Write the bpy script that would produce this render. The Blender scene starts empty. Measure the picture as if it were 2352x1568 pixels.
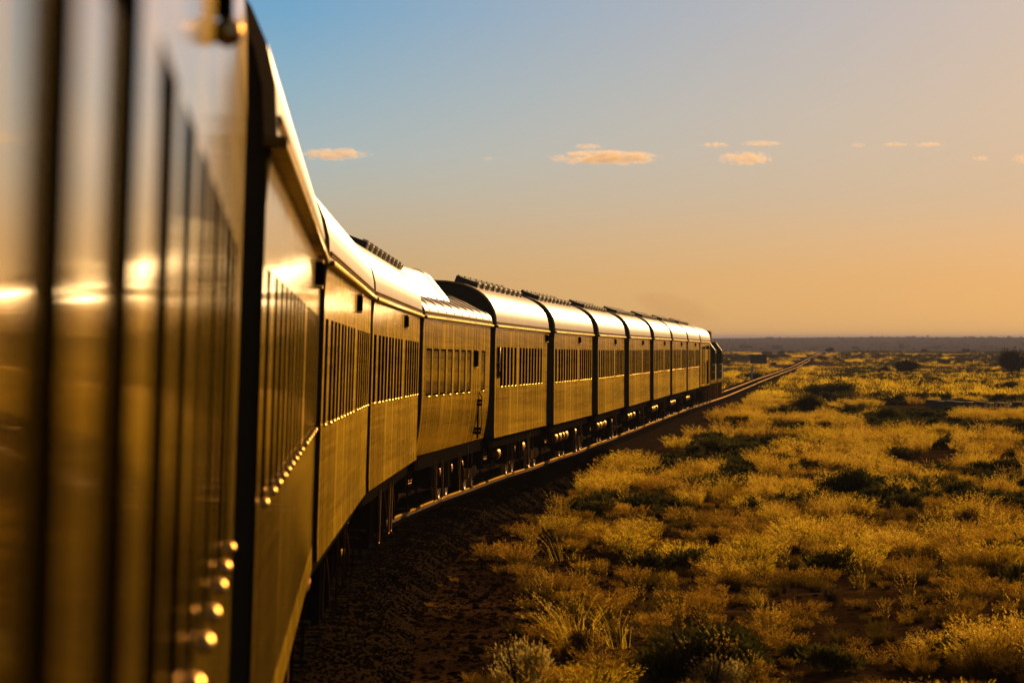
import bpy, bmesh, math, random
import numpy as np
from mathutils import Matrix, Vector
R = math.radians
random.seed(7)
RNG = np.random.default_rng(11)
scene = bpy.context.scene
COL = scene.collection

# ------------------------------------------------------------------ camera
EYE = 3.8
F = 10100.0                      # focal length in pixels of a 2352 px wide picture
cam = bpy.data.cameras.new("camera")
cam.sensor_width = 36.0
cam.lens = 36.0 * F / 2352.0
cam.clip_start = 0.05
cam.clip_end = 200000.0
cam.dof.use_dof = True
cam.dof.focus_distance = 105.0
cam.dof.aperture_fstop = 6.3
cam.dof.aperture_blades = 0
co = bpy.data.objects.new("camera", cam)
COL.objects.link(co)
co.location = (0, 0, EYE)
co.rotation_euler = (R(90) - 8.0 / F, 0, 0)
scene.camera = co

def at(px, py, Y):
    """point at distance Y seen at a pixel of the 2352 wide photograph"""
    return Vector(((px - 1176.0) * Y / F, Y, EYE - (py - 776.0) * Y / F))

# ------------------------------------------------------------------ materials
def new_mat(name):
    m = bpy.data.materials.new(name)
    m.use_nodes = True
    nt = m.node_tree
    return m, nt, nt.nodes["Principled BSDF"]

def N(nt, t, **kw):
    n = nt.nodes.new(t)
    for k, v in kw.items():
        if k in n.inputs:
            n.inputs[k].default_value = v
        else:
            setattr(n, k, v)
    return n

def L(nt, a, b):
    nt.links.new(a, b)

def ramp(nt, stops, interp='LINEAR'):
    r = nt.nodes.new('ShaderNodeValToRGB')
    cr = r.color_ramp
    cr.interpolation = interp
    while len(cr.elements) < len(stops):
        cr.elements.new(0.5)
    for e, (p, c) in zip(cr.elements, stops):
        e.position = p
        e.color = (*c, 1) if len(c) == 3 else c
    return r

def streak_noise(nt, scale, detail=2.0, rough=0.5):
    tc = N(nt, 'ShaderNodeTexCoord')
    mp = N(nt, 'ShaderNodeMapping')
    mp.inputs['Scale'].default_value = scale
    L(nt, tc.outputs['Object'], mp.inputs['Vector'])
    n = N(nt, 'ShaderNodeTexNoise', Scale=1.0, Detail=detail, Roughness=rough)
    L(nt, mp.outputs['Vector'], n.inputs['Vector'])
    return n.outputs['Fac']

def math_node(nt, op, a, b):
    n = nt.nodes.new('ShaderNodeMath')
    n.operation = op
    for i, v in enumerate((a, b)):
        if hasattr(v, 'is_linked'):
            L(nt, v, n.inputs[i])
        else:
            n.inputs[i].default_value = v
    return n.outputs[0]

def mat_paint(name, base, base2, rough, wav, streak, spec=0.6, coat=.45, metal=0.0):
    m, nt, b = new_mat(name)
    dirt = streak_noise(nt, (3, 2.2, 0.5), 5, .65)
    r = ramp(nt, [(.35, base), (.7, base2)])
    L(nt, dirt, r.inputs[0])
    L(nt, r.outputs[0], b.inputs['Base Color'])
    rr = math_node(nt, 'ADD', math_node(nt, 'MULTIPLY', streak_noise(nt, (1, 12, 0.09), 4, .72), .86), math_node(nt, 'MULTIPLY', streak_noise(nt, (1, .14, 17.0), 4, .65), .14))
    rm = nt.nodes.new('ShaderNodeMapRange')
    rm.inputs['From Min'].default_value = .36
    rm.inputs['From Max'].default_value = .64
    rm.inputs['To Min'].default_value = rough * .45
    rm.inputs['To Max'].default_value = rough * 2.5
    L(nt, rr, rm.inputs['Value'])
    L(nt, rm.outputs[0], b.inputs['Roughness'])
    b.inputs['Specular IOR Level'].default_value = spec
    b.inputs['Metallic'].default_value = metal
    b.inputs['Specular Tint'].default_value = (1.0, .75, .17, 1)
    b.inputs['Coat Weight'].default_value = coat
    b.inputs['Coat Roughness'].default_value = .05
    w1 = streak_noise(nt, (1.0, 0.75, 0.9), 2, .5)
    w2 = streak_noise(nt, (1.0, 10.0, 0.18), 3, .6)
    w3 = streak_noise(nt, (1.0, 0.35, 7.0), 2, .5)
    h = math_node(nt, 'ADD', math_node(nt, 'MULTIPLY', w1, wav), math_node(nt, 'MULTIPLY', w2, streak))
    h = math_node(nt, 'ADD', h, math_node(nt, 'MULTIPLY', w3, streak * .9))
    bp = N(nt, 'ShaderNodeBump', Strength=1.0, Distance=1.0)
    L(nt, h, bp.inputs['Height'])
    L(nt, bp.outputs[0], b.inputs['Normal'])
    L(nt, bp.outputs[0], b.inputs['Coat Normal'])
    return m

M = {}
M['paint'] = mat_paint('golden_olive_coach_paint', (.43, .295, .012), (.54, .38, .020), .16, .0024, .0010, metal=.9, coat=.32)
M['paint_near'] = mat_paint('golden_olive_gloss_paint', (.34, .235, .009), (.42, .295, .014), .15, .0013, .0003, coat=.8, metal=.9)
M['paint_flush'] = mat_paint('green_lounge_paint', (.43, .29, .011), (.53, .37, .017), .16, .0022, .0008, metal=.9, coat=.26)
M['lip'] = mat_paint('sole_bar_paint', (.27, .165, .016), (.38, .235, .03), .42, .001, .0003, coat=.3, metal=.7)

def mat_roof(name, c1, c2, rough, metal):
    m, nt, b = new_mat(name)
    d = streak_noise(nt, (.5, 9, .5), 4, .65)
    d2 = streak_noise(nt, (.8, 1.2, .8), 4, .6)
    mx = math_node(nt, 'ADD', math_node(nt, 'MULTIPLY', d, .6), math_node(nt, 'MULTIPLY', d2, .4))
    r = ramp(nt, [(.33, c1), (.62, c2)])
    L(nt, mx, r.inputs[0])
    L(nt, r.outputs[0], b.inputs['Base Color'])
    b.inputs['Metallic'].default_value = metal
    b.inputs['Specular IOR Level'].default_value = .08
    rm = nt.nodes.new('ShaderNodeMapRange')
    rm.inputs['To Min'].default_value = rough - .06
    rm.inputs['To Max'].default_value = rough + .1
    L(nt, d, rm.inputs['Value'])
    L(nt, rm.outputs[0], b.inputs['Roughness'])
    bp = N(nt, 'ShaderNodeBump', Strength=1.0, Distance=1.0)
    L(nt, math_node(nt, 'MULTIPLY', mx, .0012), bp.inputs['Height'])
    L(nt, bp.outputs[0], b.inputs['Normal'])
    return m

M['roof'] = mat_roof('aluminium_roof_paint', (.21, .14, .085), (.33, .235, .15), .31, .0)
M['fairing'] = mat_roof('white_fairing_paint', (.7, .66, .6), (.8, .77, .72), .33, .2)

def simple(name, col, rough=.5, metal=0.0, var=.25, scale=14.0, spec=.5, tint=(.95, .62, .25)):
    m, nt, b = new_mat(name)
    n = streak_noise(nt, (scale, scale, scale), 4, .6)
    lo = tuple(c * (1 - var) for c in col)
    hi = tuple(min(1, c * (1 + var)) for c in col)
    r = ramp(nt, [(.3, lo), (.7, hi)])
    L(nt, n, r.inputs[0])
    L(nt, r.outputs[0], b.inputs['Base Color'])
    b.inputs['Roughness'].default_value = rough
    b.inputs['Metallic'].default_value = metal
    b.inputs['Specular IOR Level'].default_value = spec
    if metal > .15: b.inputs['Specular Tint'].default_value = (*tint, 1)
    return m

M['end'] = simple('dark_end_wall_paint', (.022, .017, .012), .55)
M['endroof'] = simple('dark_end_arch_paint', (.03, .03, .035), .5)
M['reveal'] = simple('dark_window_reveal', (.008, .0065, .005), .9, var=.1, spec=.0)
M['glass'] = simple('dark_window_glass', (.012, .012, .010), .04, var=.1)
M['bright'] = simple('polished_sill_metal', (.72, .58, .38), .32, 1.0, var=.1)
M['metal'] = simple('grimy_iron', (.10, .055, .018), .46, .85, spec=.2, tint=(.5, .34, .12))
M['dark'] = simple('dark_underframe_iron', (.014, .011, .008), .75, .0, spec=.0)
M['rubber'] = simple('black_rubber_bellows', (.012, .011, .010), .8, var=.2, spec=.0)
M['wheel'] = simple('rusty_wheel_steel', (.36, .20, .065), .55, .2, spec=.1, tint=(.6, .4, .15))
M['rail'] = simple('polished_rail_steel', (.22, .15, .075), .42, .95, scale=3, tint=(.68, .46, .2))
M['railweb'] = simple('rusted_rail_web', (.10, .05, .015), .6, .8, scale=6, tint=(.22, .15, .05))
M['sleeper'] = simple('weathered_concrete_sleeper', (.028, .019, .012), .95, scale=9, spec=.0)
M['locoblue'] = simple('dark_blue_loco_paint', (.03, .075, .075), .6, spec=.1)
M['locoyel'] = simple('ochre_loco_paint', (.30, .18, .03), .7, spec=.0)
M['lampred'] = simple('red_lamp_lens', (.35, .012, .008), .2)
M['acbox'] = simple('dark_roof_unit_paint', (.035, .036, .045), .5)
M['aclit'] = simple('sunlit_roof_unit_edge', (.6, .5, .36), .35, .5)  # pale colour paints the sunlit side and top corner of the roof units
M['post'] = simple('pale_blue_post_paint', (.30, .36, .52), .5)
M['wall'] = simple('dark_stone_blocks', (.055, .04, .035), .9, scale=2)
M['board'] = simple('weathered_dark_board', (.03, .024, .018), .8, scale=3)
M['wood'] = simple('grey_post_wood', (.12, .09, .065), .85, scale=6)
M['trunk'] = simple('dark_bark', (.045, .03, .018), .9)

def mat_leaf(name, c1, c2, trans=.45, gloss=.06, rough=.4):
    m = bpy.data.materials.new(name)
    m.use_nodes = True
    nt = m.node_tree
    nt.nodes.remove(nt.nodes["Principled BSDF"])
    out = nt.nodes["Material Output"]
    geo = N(nt, 'ShaderNodeNewGeometry')
    oi = N(nt, 'ShaderNodeObjectInfo')
    f = math_node(nt, 'ADD', math_node(nt, 'MULTIPLY', geo.outputs['Random Per Island'], .55),
                  math_node(nt, 'MULTIPLY', oi.outputs['Random'], .45))
    r = ramp(nt, [(.05, c1), (.95, c2)])
    L(nt, f, r.inputs[0])
    d = N(nt, 'ShaderNodeBsdfDiffuse')
    t = N(nt, 'ShaderNodeBsdfTranslucent')
    g = N(nt, 'ShaderNodeBsdfGlossy', Roughness=rough)
    g.inputs['Color'].default_value = (1., .74, .28, 1)
    L(nt, r.outputs[0], d.inputs['Color'])
    L(nt, r.outputs[0], t.inputs['Color'])
    m1 = N(nt, 'ShaderNodeMixShader')
    m1.inputs[0].default_value = trans
    L(nt, d.outputs[0], m1.inputs[1]); L(nt, t.outputs[0], m1.inputs[2])
    m2 = N(nt, 'ShaderNodeMixShader')
    m2.inputs[0].default_value = gloss
    L(nt, m1.outputs[0], m2.inputs[1]); L(nt, g.outputs[0], m2.inputs[2])
    L(nt, m2.outputs[0], out.inputs['Surface'])
    return m

M['gold'] = mat_leaf('dry_golden_grass', (.30, .18, .006), (.96, .68, .034), .55, .03, .32)
M['amber'] = mat_leaf('amber_grass', (.16, .085, .006), (.58, .31, .020), .48, .015, .32)
M['straw'] = mat_leaf('straw_seed_heads', (.55, .31, .02), (.92, .62, .07), .5, .03, .3)
M['olive'] = mat_leaf('olive_grass', (.035, .026, .004), (.15, .095, .009), .36, .01)
M['green'] = mat_leaf('dark_green_shrub_leaves', (.020, .024, .005), (.085, .075, .014), .35, .01)
M['brownb'] = mat_leaf('dead_brown_twigs', (.05, .03, .02), (.12, .07, .035), .2, .02)
M['treeleaf'] = mat_leaf('thorn_tree_leaves', (.018, .024, .010), (.05, .052, .018), .25, .02)
M['paleleaf'] = mat_leaf('pale_leaf_shrub', (.26, .19, .05), (.55, .42, .13), .45, .02)

# ------------------------------------------------------------------ mesh helpers
class MB:
    def __init__(s):
        s.v = []; s.f = []; s.mi = []; s.sm = []
    def quad(s, a, b, c, d, mi=0, sm=False):
        n = len(s.v); s.v += [a, b, c, d]; s.f.append((n, n + 1, n + 2, n + 3)); s.mi.append(mi); s.sm.append(sm)
    def poly(s, pts, mi=0):
        n = len(s.v); s.v += list(pts); s.f.append(tuple(range(n, n + len(pts)))); s.mi.append(mi); s.sm.append(False)
    def box(s, x0, x1, y0, y1, z0, z1, mi=0, mat=None, bev=0.0):
        b = min(bev, (x1 - x0) * .45, (y1 - y0) * .45, (z1 - z0) * .45)
        if b <= 0:
            p = [(x, y, z) for x in (x0, x1) for y in (y0, y1) for z in (z0, z1)]
            fs = [(0, 1, 3, 2), (4, 6, 7, 5), (0, 4, 5, 1), (2, 3, 7, 6), (0, 2, 6, 4), (1, 5, 7, 3)]
        else:
            bm = bmesh.new()
            bmesh.ops.create_cube(bm, size=1)
            for v in bm.verts:
                v.co = Vector(((x0 + x1) / 2 + v.co.x * (x1 - x0), (y0 + y1) / 2 + v.co.y * (y1 - y0), (z0 + z1) / 2 + v.co.z * (z1 - z0)))
            bmesh.ops.bevel(bm, geom=bm.edges[:], offset=b, segments=2, affect='EDGES', profile=.5)
            bm.verts.index_update()
            p = [tuple(v.co) for v in bm.verts]
            fs = [tuple(v.index for v in f.verts) for f in bm.faces]
            bm.free()
        if mat is not None:
            p = [tuple(mat @ Vector(q)) for q in p]
        n = len(s.v); s.v += p
        for f in fs:
            s.f.append(tuple(n + i for i in f)); s.mi.append(mi); s.sm.append(False)
    def rings(s, rings, closed=True, caps=True, mi=0, sm=True):
        k = len(rings[0]); n = len(s.v)
        for r in rings: s.v += [tuple(p) for p in r]
        for i in range(len(rings) - 1):
            for j in range(k if closed else k - 1):
                j2 = (j + 1) % k
                s.f.append((n + i * k + j, n + i * k + j2, n + (i + 1) * k + j2, n + (i + 1) * k + j)); s.mi.append(mi); s.sm.append(sm)
        if caps and closed:
            s.f.append(tuple(n + j for j in reversed(range(k)))); s.mi.append(mi); s.sm.append(False)
            e = n + (len(rings) - 1) * k
            s.f.append(tuple(e + j for j in range(k))); s.mi.append(mi); s.sm.append(False)
    def tube(s, pts, r, seg=8, mi=0, rr=None):
        pts = [Vector(p) for p in pts]; out = []
        for i, p in enumerate(pts):
            d = (pts[min(i + 1, len(pts) - 1)] - pts[max(i - 1, 0)]).normalized()
            u = d.cross(Vector((0, 0, 1)))
            if u.length < 1e-3: u = d.cross(Vector((1, 0, 0)))
            u.normalize(); w = d.cross(u)
            q = rr[i] if rr else r
            out.append([p + (u * math.cos(a) + w * math.sin(a)) * q for a in [2 * math.pi * k / seg for k in range(seg)]])
        s.rings(out, True, True, mi)
    def lathe_x(s, prof, c, seg=28, mi=0):
        """profile of (x, radius) turned about an axis along x through c"""
        out = []
        for x, r in prof:
            out.append([(c[0] + x, c[1] + r * math.cos(a), c[2] + r * math.sin(a)) for a in [2 * math.pi * k / seg for k in range(seg)]])
        s.rings(out, True, True, mi, True)
    def mesh(s, name, mats):
        me = bpy.data.meshes.new(name)
        me.from_pydata(s.v, [], s.f)
        me.polygons.foreach_set('material_index', s.mi)
        me.polygons.foreach_set('use_smooth', s.sm)
        for m in mats: me.materials.append(m)
        me.update()
        return me
    def build(s, name, mats, parent=None):
        if not isinstance(mats, (list, tuple)): mats = [mats]
        return link(name, s.mesh(name, mats), parent)

def link(name, me, parent=None):
    o = bpy.data.objects.new(name, me)
    COL.objects.link(o)
    if parent is not None: o.parent = parent
    return o

def fix_normals(o):
    bm = bmesh.new(); bm.from_mesh(o.data)
    bmesh.ops.remove_doubles(bm, verts=bm.verts[:], dist=1e-5)
    bmesh.ops.recalc_face_normals(bm, faces=bm.faces[:])
    bm.to_mesh(o.data); bm.free()
    return o

def tag(o, label=None, cat=None, group=None, kind=None):
    if label: o['label'] = label
    if cat: o['category'] = cat
    if group: o['group'] = group
    if kind: o['kind'] = kind
    return o

def empty(name, label, cat, group=None):
    o = bpy.data.objects.new(name, None); COL.objects.link(o)
    o.empty_display_size = .3
    return tag(o, label, cat, group)

CHILD = {}
def kids(o):
    return [c for c in ALLOBJ if c.parent == o]
def copy_tree(o, parent=None):
    c = o.copy(); COL.objects.link(c); c.parent = parent
    for ch in CHILD.get(o.name, []):
        copy_tree(ch, c)
    return c
def index_children():
    CHILD.clear()
    for o in COL.objects:
        if o.parent: CHILD.setdefault(o.parent.name, []).append(o)

# ------------------------------------------------------------------ the line of the train
# k: near end Y, side X near, Y far, side X far, eave height rel. eye near, far, cant in degrees
CARS = {
 1: (-4.3, .075, 15.3, -.965, .87, .775, 1.85),
 2: (16.3, -.945, 35.9, -1.600, .77, .675, 1.85),
 3: (36.9, -1.602, 56.5, -1.846, .67, .555, 1.85),
 4: (57.5, -1.845, 77.1, -1.645, .55, .425, 1.6),
 5: (78.1, -1.600, 97.7, -.500, .42, .310, 1.3),
 6: (98.7, -.390, 118.3, .940, .305, .205, .8),
 7: (119.3, 1.137, 138.9, 2.533, .20, .123, .4),
 8: (139.9, 2.734, 159.5, 4.07, .12, .062, .1),
 9: (160.5, 4.275, 180.1, 5.65, .06, .012, 0),
 10: (181.1, 5.835, 200.7, 7.22, .01, -.038, 0),
 11: (201.7, 7.35, 221.3, 8.78, -.04, -.098, 0),
 12: (222.3, 8.89, 241.9, 10.30, -.10, -.163, 0),
 13: (242.9, 10.40, 260.5, 11.72, -.165, -.235, 0),
 14: (261.2, 11.78, 275.2, 12.84, -.24, -.30, 0),
 15: (275.9, 12.89, 289.9, 13.95, -.305, -.36, 0),
}
HW = 1.40        # half width
ZB, ZE = 1.27, 3.80
PIV = Vector((HW, 0, 2.5))

def car_matrix(k):
    y0, x0, y1, x1, e0, e1, cant = CARS[k]
    a = Vector((x0, y0, EYE + e0 - ZE)); b = Vector((x1, y1, EYE + e1 - ZE))
    fy = (b - a).normalized()
    fx = fy.cross(Vector((0, 0, 1))).normalized()
    fz = fx.cross(fy).normalized()
    rot = Matrix((fx, fy, fz)).transposed().to_4x4()
    base = Matrix.Translation(a) @ rot @ Matrix.Translation(Vector((-HW, 0, 0)))
    return base @ Matrix.Translation(PIV) @ Matrix.Rotation(R(cant), 4, 'Y') @ Matrix.Translation(-PIV)

MATS = {k: car_matrix(k) for k in CARS}
_ry, _rx, _rz, _cy = [], [], [], []
CL = []          # rail polyline: (Y, right rail, left rail)
for k in CARS:
    ln = (CARS[k][2] - CARS[k][0])
    for t in (0.15, .5, .85):
        r_ = MATS[k] @ Vector((.55, t * ln, 0)); l_ = MATS[k] @ Vector((-.55, t * ln, 0))
        CL.append((r_, l_))
first = CL[0]
CL.insert(0, (first[0] + Vector((1.9, -34, .2)), first[1] + Vector((1.9, -34, .2))))
CL.insert(0, (first[0] + Vector((12, -160, 1.0)), first[1] + Vector((12, -160, 1.0))))
for Y, drop in ((319, 4.30), (400, 4.47), (497, 4.65), (650, 5.05), (818, 5.45), (1100, 5.66), (1400, 5.76), (1831, 5.82), (2200, 9.0), (3000, 16.0)):
    xr = -8.79 + .0755 * Y
    CL.append((Vector((xr, Y, EYE - drop)), Vector((xr - 1.1, Y + .08, EYE - drop))))
RY = np.array([(c[0].y + c[1].y) / 2 for c in CL])
RX = np.array([(c[0].x + c[1].x) / 2 for c in CL])
RZ = np.array([(c[0].z + c[1].z) / 2 for c in CL])

def smooth_interp(y, xs, ys):
    y = np.asarray(y, float); acc = 0
    w = np.clip(y * .03, 4, 60)
    for d, q in ((-1, .25), (0, .5), (1, .25)):
        acc = acc + q * np.interp(y + d * w, xs, ys)
    return acc
def track_x(y): return smooth_interp(y, RY, RX)
def track_z(y): return smooth_interp(y, RY, RZ)

# ------------------------------------------------------------------ noise and ground height
def hash2(ix, iy, seed):
    h = (ix.astype(np.int64) * 374761393 + iy.astype(np.int64) * 668265263 + seed * 1442695041) & 0xffffffff
    h = ((h ^ (h >> 13)) * 1274126177) & 0xffffffff
    return ((h ^ (h >> 16)) & 0xffff) / 65535.0
def vnoise(x, y, seed=0):
    x = np.asarray(x, float); y = np.asarray(y, float)
    ix = np.floor(x); iy = np.floor(y); fx = x - ix; fy = y - iy
    fx = fx * fx * (3 - 2 * fx); fy = fy * fy * (3 - 2 * fy)
    a = hash2(ix, iy, seed); b = hash2(ix + 1, iy, seed); c = hash2(ix, iy + 1, seed); d = hash2(ix + 1, iy + 1, seed)
    return (a * (1 - fx) + b * fx) * (1 - fy) + (c * (1 - fx) + d * fx) * fy
def fbm(x, y, seed=0, oct=4):
    s = 0; a = .5; f = 1.0
    for i in range(oct):
        s = s + a * vnoise(np.asarray(x) * f, np.asarray(y) * f, seed + i); a *= .5; f *= 2.03
    return s / (1 - .5 ** oct)
def sstep(a, b, x):
    t = np.clip((np.asarray(x, float) - a) / (b - a), 0, 1); return t * t * (3 - 2 * t)

FARY = np.array([-5000, 0, 1831, 1900, 2100, 2600, 3400, 4200, 6000, 9000, 12000, 16000, 22000.])
def ground_z(x, y):
    x = np.asarray(x, float); y = np.asarray(y, float)
    base = track_z(np.clip(y, -150, 1850)) - .42
    d = np.abs(x - track_x(np.clip(y, -150, 3000)))
    z = base - .22 * sstep(2.2, 8, d) - .25 * sstep(10, 60, d)
    und = (fbm(x / 3.1, y / 4.2, 3) - .5) * .34 + (fbm(x / .8, y / 1.0, 9, 3) - .5) * .10
    big = (fbm(x / 60., y / 90., 21) - .5) * 1.1
    z = z + und * sstep(2.4, 5.5, d) + big * sstep(14, 90, d) * sstep(150, 500, y)
    # beyond the crest the land drops into a valley and climbs to a far plateau
    far = np.interp(y, [1831, 1900, 2100, 2500, 3000, 3600, 4400, 5300, 6300, 7500, 22000],
                    [0, -1.0, -4.0, -6.5, -6.0, -4.2, -.8, 2.2, 4.2, 4.6, 1.0])
    far = far + (fbm(x / 700., y / 900., 33) - .5) * 1.4 * sstep(2000, 5000, y)
    hill = 3.4 * np.exp(-((x - 640.) / 330.) ** 2) * sstep(4800, 6300, y) * (1 - sstep(7000, 12000, y))
    return z + far * 1.0 + hill

def ground_at(px, py):
    """ground point under a pixel of the photograph (2352 wide)"""
    lo, hi = 20., 1800.
    for _ in range(60):
        mid = (lo + hi) / 2
        p = at(px, py, mid)
        if p.z > float(ground_z(p.x, p.y)): lo = mid
        else: hi = mid
    p = at(px, py, lo)
    return Vector((p.x, p.y, float(ground_z(p.x, p.y))))

# ground sheet
def axis(lo, hi, n, s):
    t = np.linspace(math.asinh(lo / s), math.asinh(hi / s), n)
    return np.sinh(t) * s
ys = np.concatenate([axis(-3000, 30, 40, 20)[:-1], np.geomspace(30, 130, 330)[:-1], np.geomspace(130, 2000, 260)[:-1], np.geomspace(2000, 22000, 90)])
us = np.concatenate([-axis(.115, 2500, 60, .5)[::-1], np.linspace(-.112, .25, 260), axis(.255, 2500, 60, .5)])
def make_ground():
    nx, ny = len(us), len(ys)
    Yg, U = np.meshgrid(ys, us, indexing='ij')
    sc = np.clip(np.abs(Yg), 30, None)
    X = U * sc
    X = np.clip(X, -15000, 15000)
    # keep x strictly increasing where clipped
    X = X + U * .002
    Z = ground_z(X, Yg)
    V = np.stack([X, Yg, Z], -1).reshape(-1, 3)
    i = np.arange((ny - 1) * (nx - 1)); r = i // (nx - 1); c = i % (nx - 1)
    a = r * nx + c
    F4 = np.stack([a, a + 1, a + nx + 1, a + nx], -1)
    me = bpy.data.meshes.new('ground')
    me.vertices.add(len(V)); me.vertices.foreach_set('co', V.ravel())
    me.loops.add(F4.size); me.loops.foreach_set('vertex_index', F4.ravel().astype(np.int32))
    me.polygons.add(len(F4)); me.polygons.foreach_set('loop_start', np.arange(0, F4.size, 4, dtype=np.int32))
    me.polygons.foreach_set('loop_total', np.full(len(F4), 4, np.int32))
    me.polygons.foreach_set('use_smooth', np.ones(len(F4), bool))
    me.update(); me.validate()
    return me

gm, nt, b = new_mat('red_brown_soil')
tc = N(nt, 'ShaderNodeTexCoord')
def nz(scale, detail=4, rough=.6):
    n = N(nt, 'ShaderNodeTexNoise', Scale=scale, Detail=detail, Roughness=rough)
    L(nt, tc.outputs['Object'], n.inputs['Vector']); return n.outputs['Fac']
fine = nz(7.0, 6, .7); mid = nz(.35, 5, .6); wide = nz(.012, 6, .6)
mixv = math_node(nt, 'ADD', math_node(nt, 'MULTIPLY', fine, .45), math_node(nt, 'MULTIPLY', mid, .55))
soil = ramp(nt, [(.36, (.014, .007, .004)), (.5, (.050, .025, .010)), (.66, (.14, .072, .022))])
L(nt, mixv, soil.inputs[0])
veg = ramp(nt, [(.40, (.045, .032, .022)), (.52, (.10, .068, .034)), (.63, (.035, .029, .022))])
L(nt, wide, veg.inputs[0])
sep = N(nt, 'ShaderNodeSeparateXYZ'); L(nt, tc.outputs['Object'], sep.inputs[0])
mr = nt.nodes.new('ShaderNodeMapRange')
mr.inputs['From Min'].default_value = 600; mr.inputs['From Max'].default_value = 2200
L(nt, sep.outputs['Y'], mr.inputs['Value'])
mx = N(nt, 'ShaderNodeMixRGB'); L(nt, mr.outputs[0], mx.inputs[0]); L(nt, soil.outputs[0], mx.inputs[1]); L(nt, veg.outputs[0], mx.inputs[2])
L(nt, mx.outputs[0], b.inputs['Base Color'])
b.inputs['Roughness'].default_value = .95
b.inputs['Specular IOR Level'].default_value = .0
bp = N(nt, 'ShaderNodeBump', Strength=1.0, Distance=1.0)
L(nt, math_node(nt, 'MULTIPLY', fine, .12), bp.inputs['Height'])
L(nt, bp.outputs[0], b.inputs['Normal'])
g = link('ground', make_ground()); g.data.materials.append(gm)
tag(g, 'red brown desert soil stretching flat to the horizon', 'ground', kind='structure')

# ------------------------------------------------------------------ ballast, sleepers, rails
gb, nt, b = new_mat('dark_ballast_stone')
tc = N(nt, 'ShaderNodeTexCoord')
vo = N(nt, 'ShaderNodeTexVoronoi', Scale=26.0); L(nt, tc.outputs['Object'], vo.inputs['Vector'])
r = ramp(nt, [(.0, (.008, .005, .003)), (1., (.046, .028, .013))]); L(nt, vo.outputs['Color'], r.inputs[0])
L(nt, r.outputs[0], b.inputs['Base Color']); b.inputs['Roughness'].default_value = .85
b.inputs['Specular IOR Level'].default_value = .0
bp = N(nt, 'ShaderNodeBump', Strength=1.0, Distance=.03); L(nt, vo.outputs['Distance'], bp.inputs['Height']); L(nt, bp.outputs[0], b.inputs['Normal'])
M['ballast'] = gb
by = np.concatenate([np.linspace(-150, 15, 60)[:-1], np.linspace(15, 120, 420)[:-1], np.geomspace(120, 1900, 260)])
prof = [(-2.75, -.62), (-2.3, -.50), (-1.75, -.19), (-1.3, -.12), (-.55, -.115), (0, -.13), (.55, -.115), (.95, -.095), (1.3, -.11), (1.75, -.19), (2.0, -.36), (2.3, -.50), (2.75, -.62)]
def track_frame(y):
    x = track_x(y); z = track_z(y)
    dx = (track_x(y + .5) - track_x(y - .5))
    return x, z, dx
bx_, bz_, bd_ = track_frame(by)
mb = MB(); rings = []
for i, y in enumerate(by):
    row = []
    for j, (px, pz) in enumerate(prof):
        wob = (float(vnoise(y * 2.1, j * 3.7, 5)) - .5) * .06 if 0 < j < len(prof) - 1 else 0
        row.append((bx_[i] + px * (1 + wob * .5), y - px * bd_[i], bz_[i] + pz + wob * .6))
    rings.append(row)
mb.rings(rings, closed=False, caps=False)
o = mb.build('ballast_bed', gb); tag(o, 'dark stone ballast bed under the railway track', 'ballast', kind='structure')

track = empty('railway_track', 'single railway line of two shining steel rails running to the horizon', 'railway')
for side in (1, -1):
    yy = np.concatenate([np.linspace(-120, 300, 240)[:-1], np.geomspace(300, 1880, 90)])
    xx, zz, dd = track_frame(yy)
    sec = [(-.036, 0), (-.036, -.035), (-.010, -.045), (-.010, -.13), (-.065, -.15), (-.065, -.16), (.065, -.16), (.065, -.15), (.010, -.13), (.010, -.045), (.036, -.035), (.036, 0), (.02, .010), (-.02, .010)]
    rr = []
    for i, y in enumerate(yy):
        wob = (vnoise(y * .06, side * 9.1, 41) - .5) * .05 * min(1, max(0, (y - 280) / 60))
        rr.append([(xx[i] + side * .55 + a + wob, y - side * .55 * dd[i], zz[i] + c) for a, c in sec])
    mb = MB(); mb.rings(rr, True, True, 0, False)
    o = mb.build('rail', [M['rail'], M['railweb']], track)
    for p in o.data.polygons:
        if p.center.z < float(track_z(p.center.y)) - .04: p.material_index = 1
mbs = MB(); mbs.box(-1.15, 1.15, -.12, .12, -.33, -.085, bev=.015)
sl_me = mbs.mesh('sleeper', [M['sleeper']])
syy = list(np.arange(292, 292 + 68, .68))
for y in syy:
    o = link('sleeper', sl_me, track); x, z, d = track_frame(np.array([y])); o.location = (x[0], y, z[0]); o.rotation_euler = (0, 0, -math.atan(d[0]))
mb = MB()
for y in list(np.arange(18, 292, .68)) + list(np.arange(360, 900, .68)):
    x, z, d = track_frame(np.array([y]))
    mb.box(-1.15, 1.15, -.12, .12, -.33, -.088, mat=Matrix.Translation((x[0], y, z[0])) @ Matrix.Rotation(-math.atan(d[0]), 4, 'Z'))
o = mb.build('sleeper_row', M['sleeper'], track); o['kind'] = 'stuff'

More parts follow.
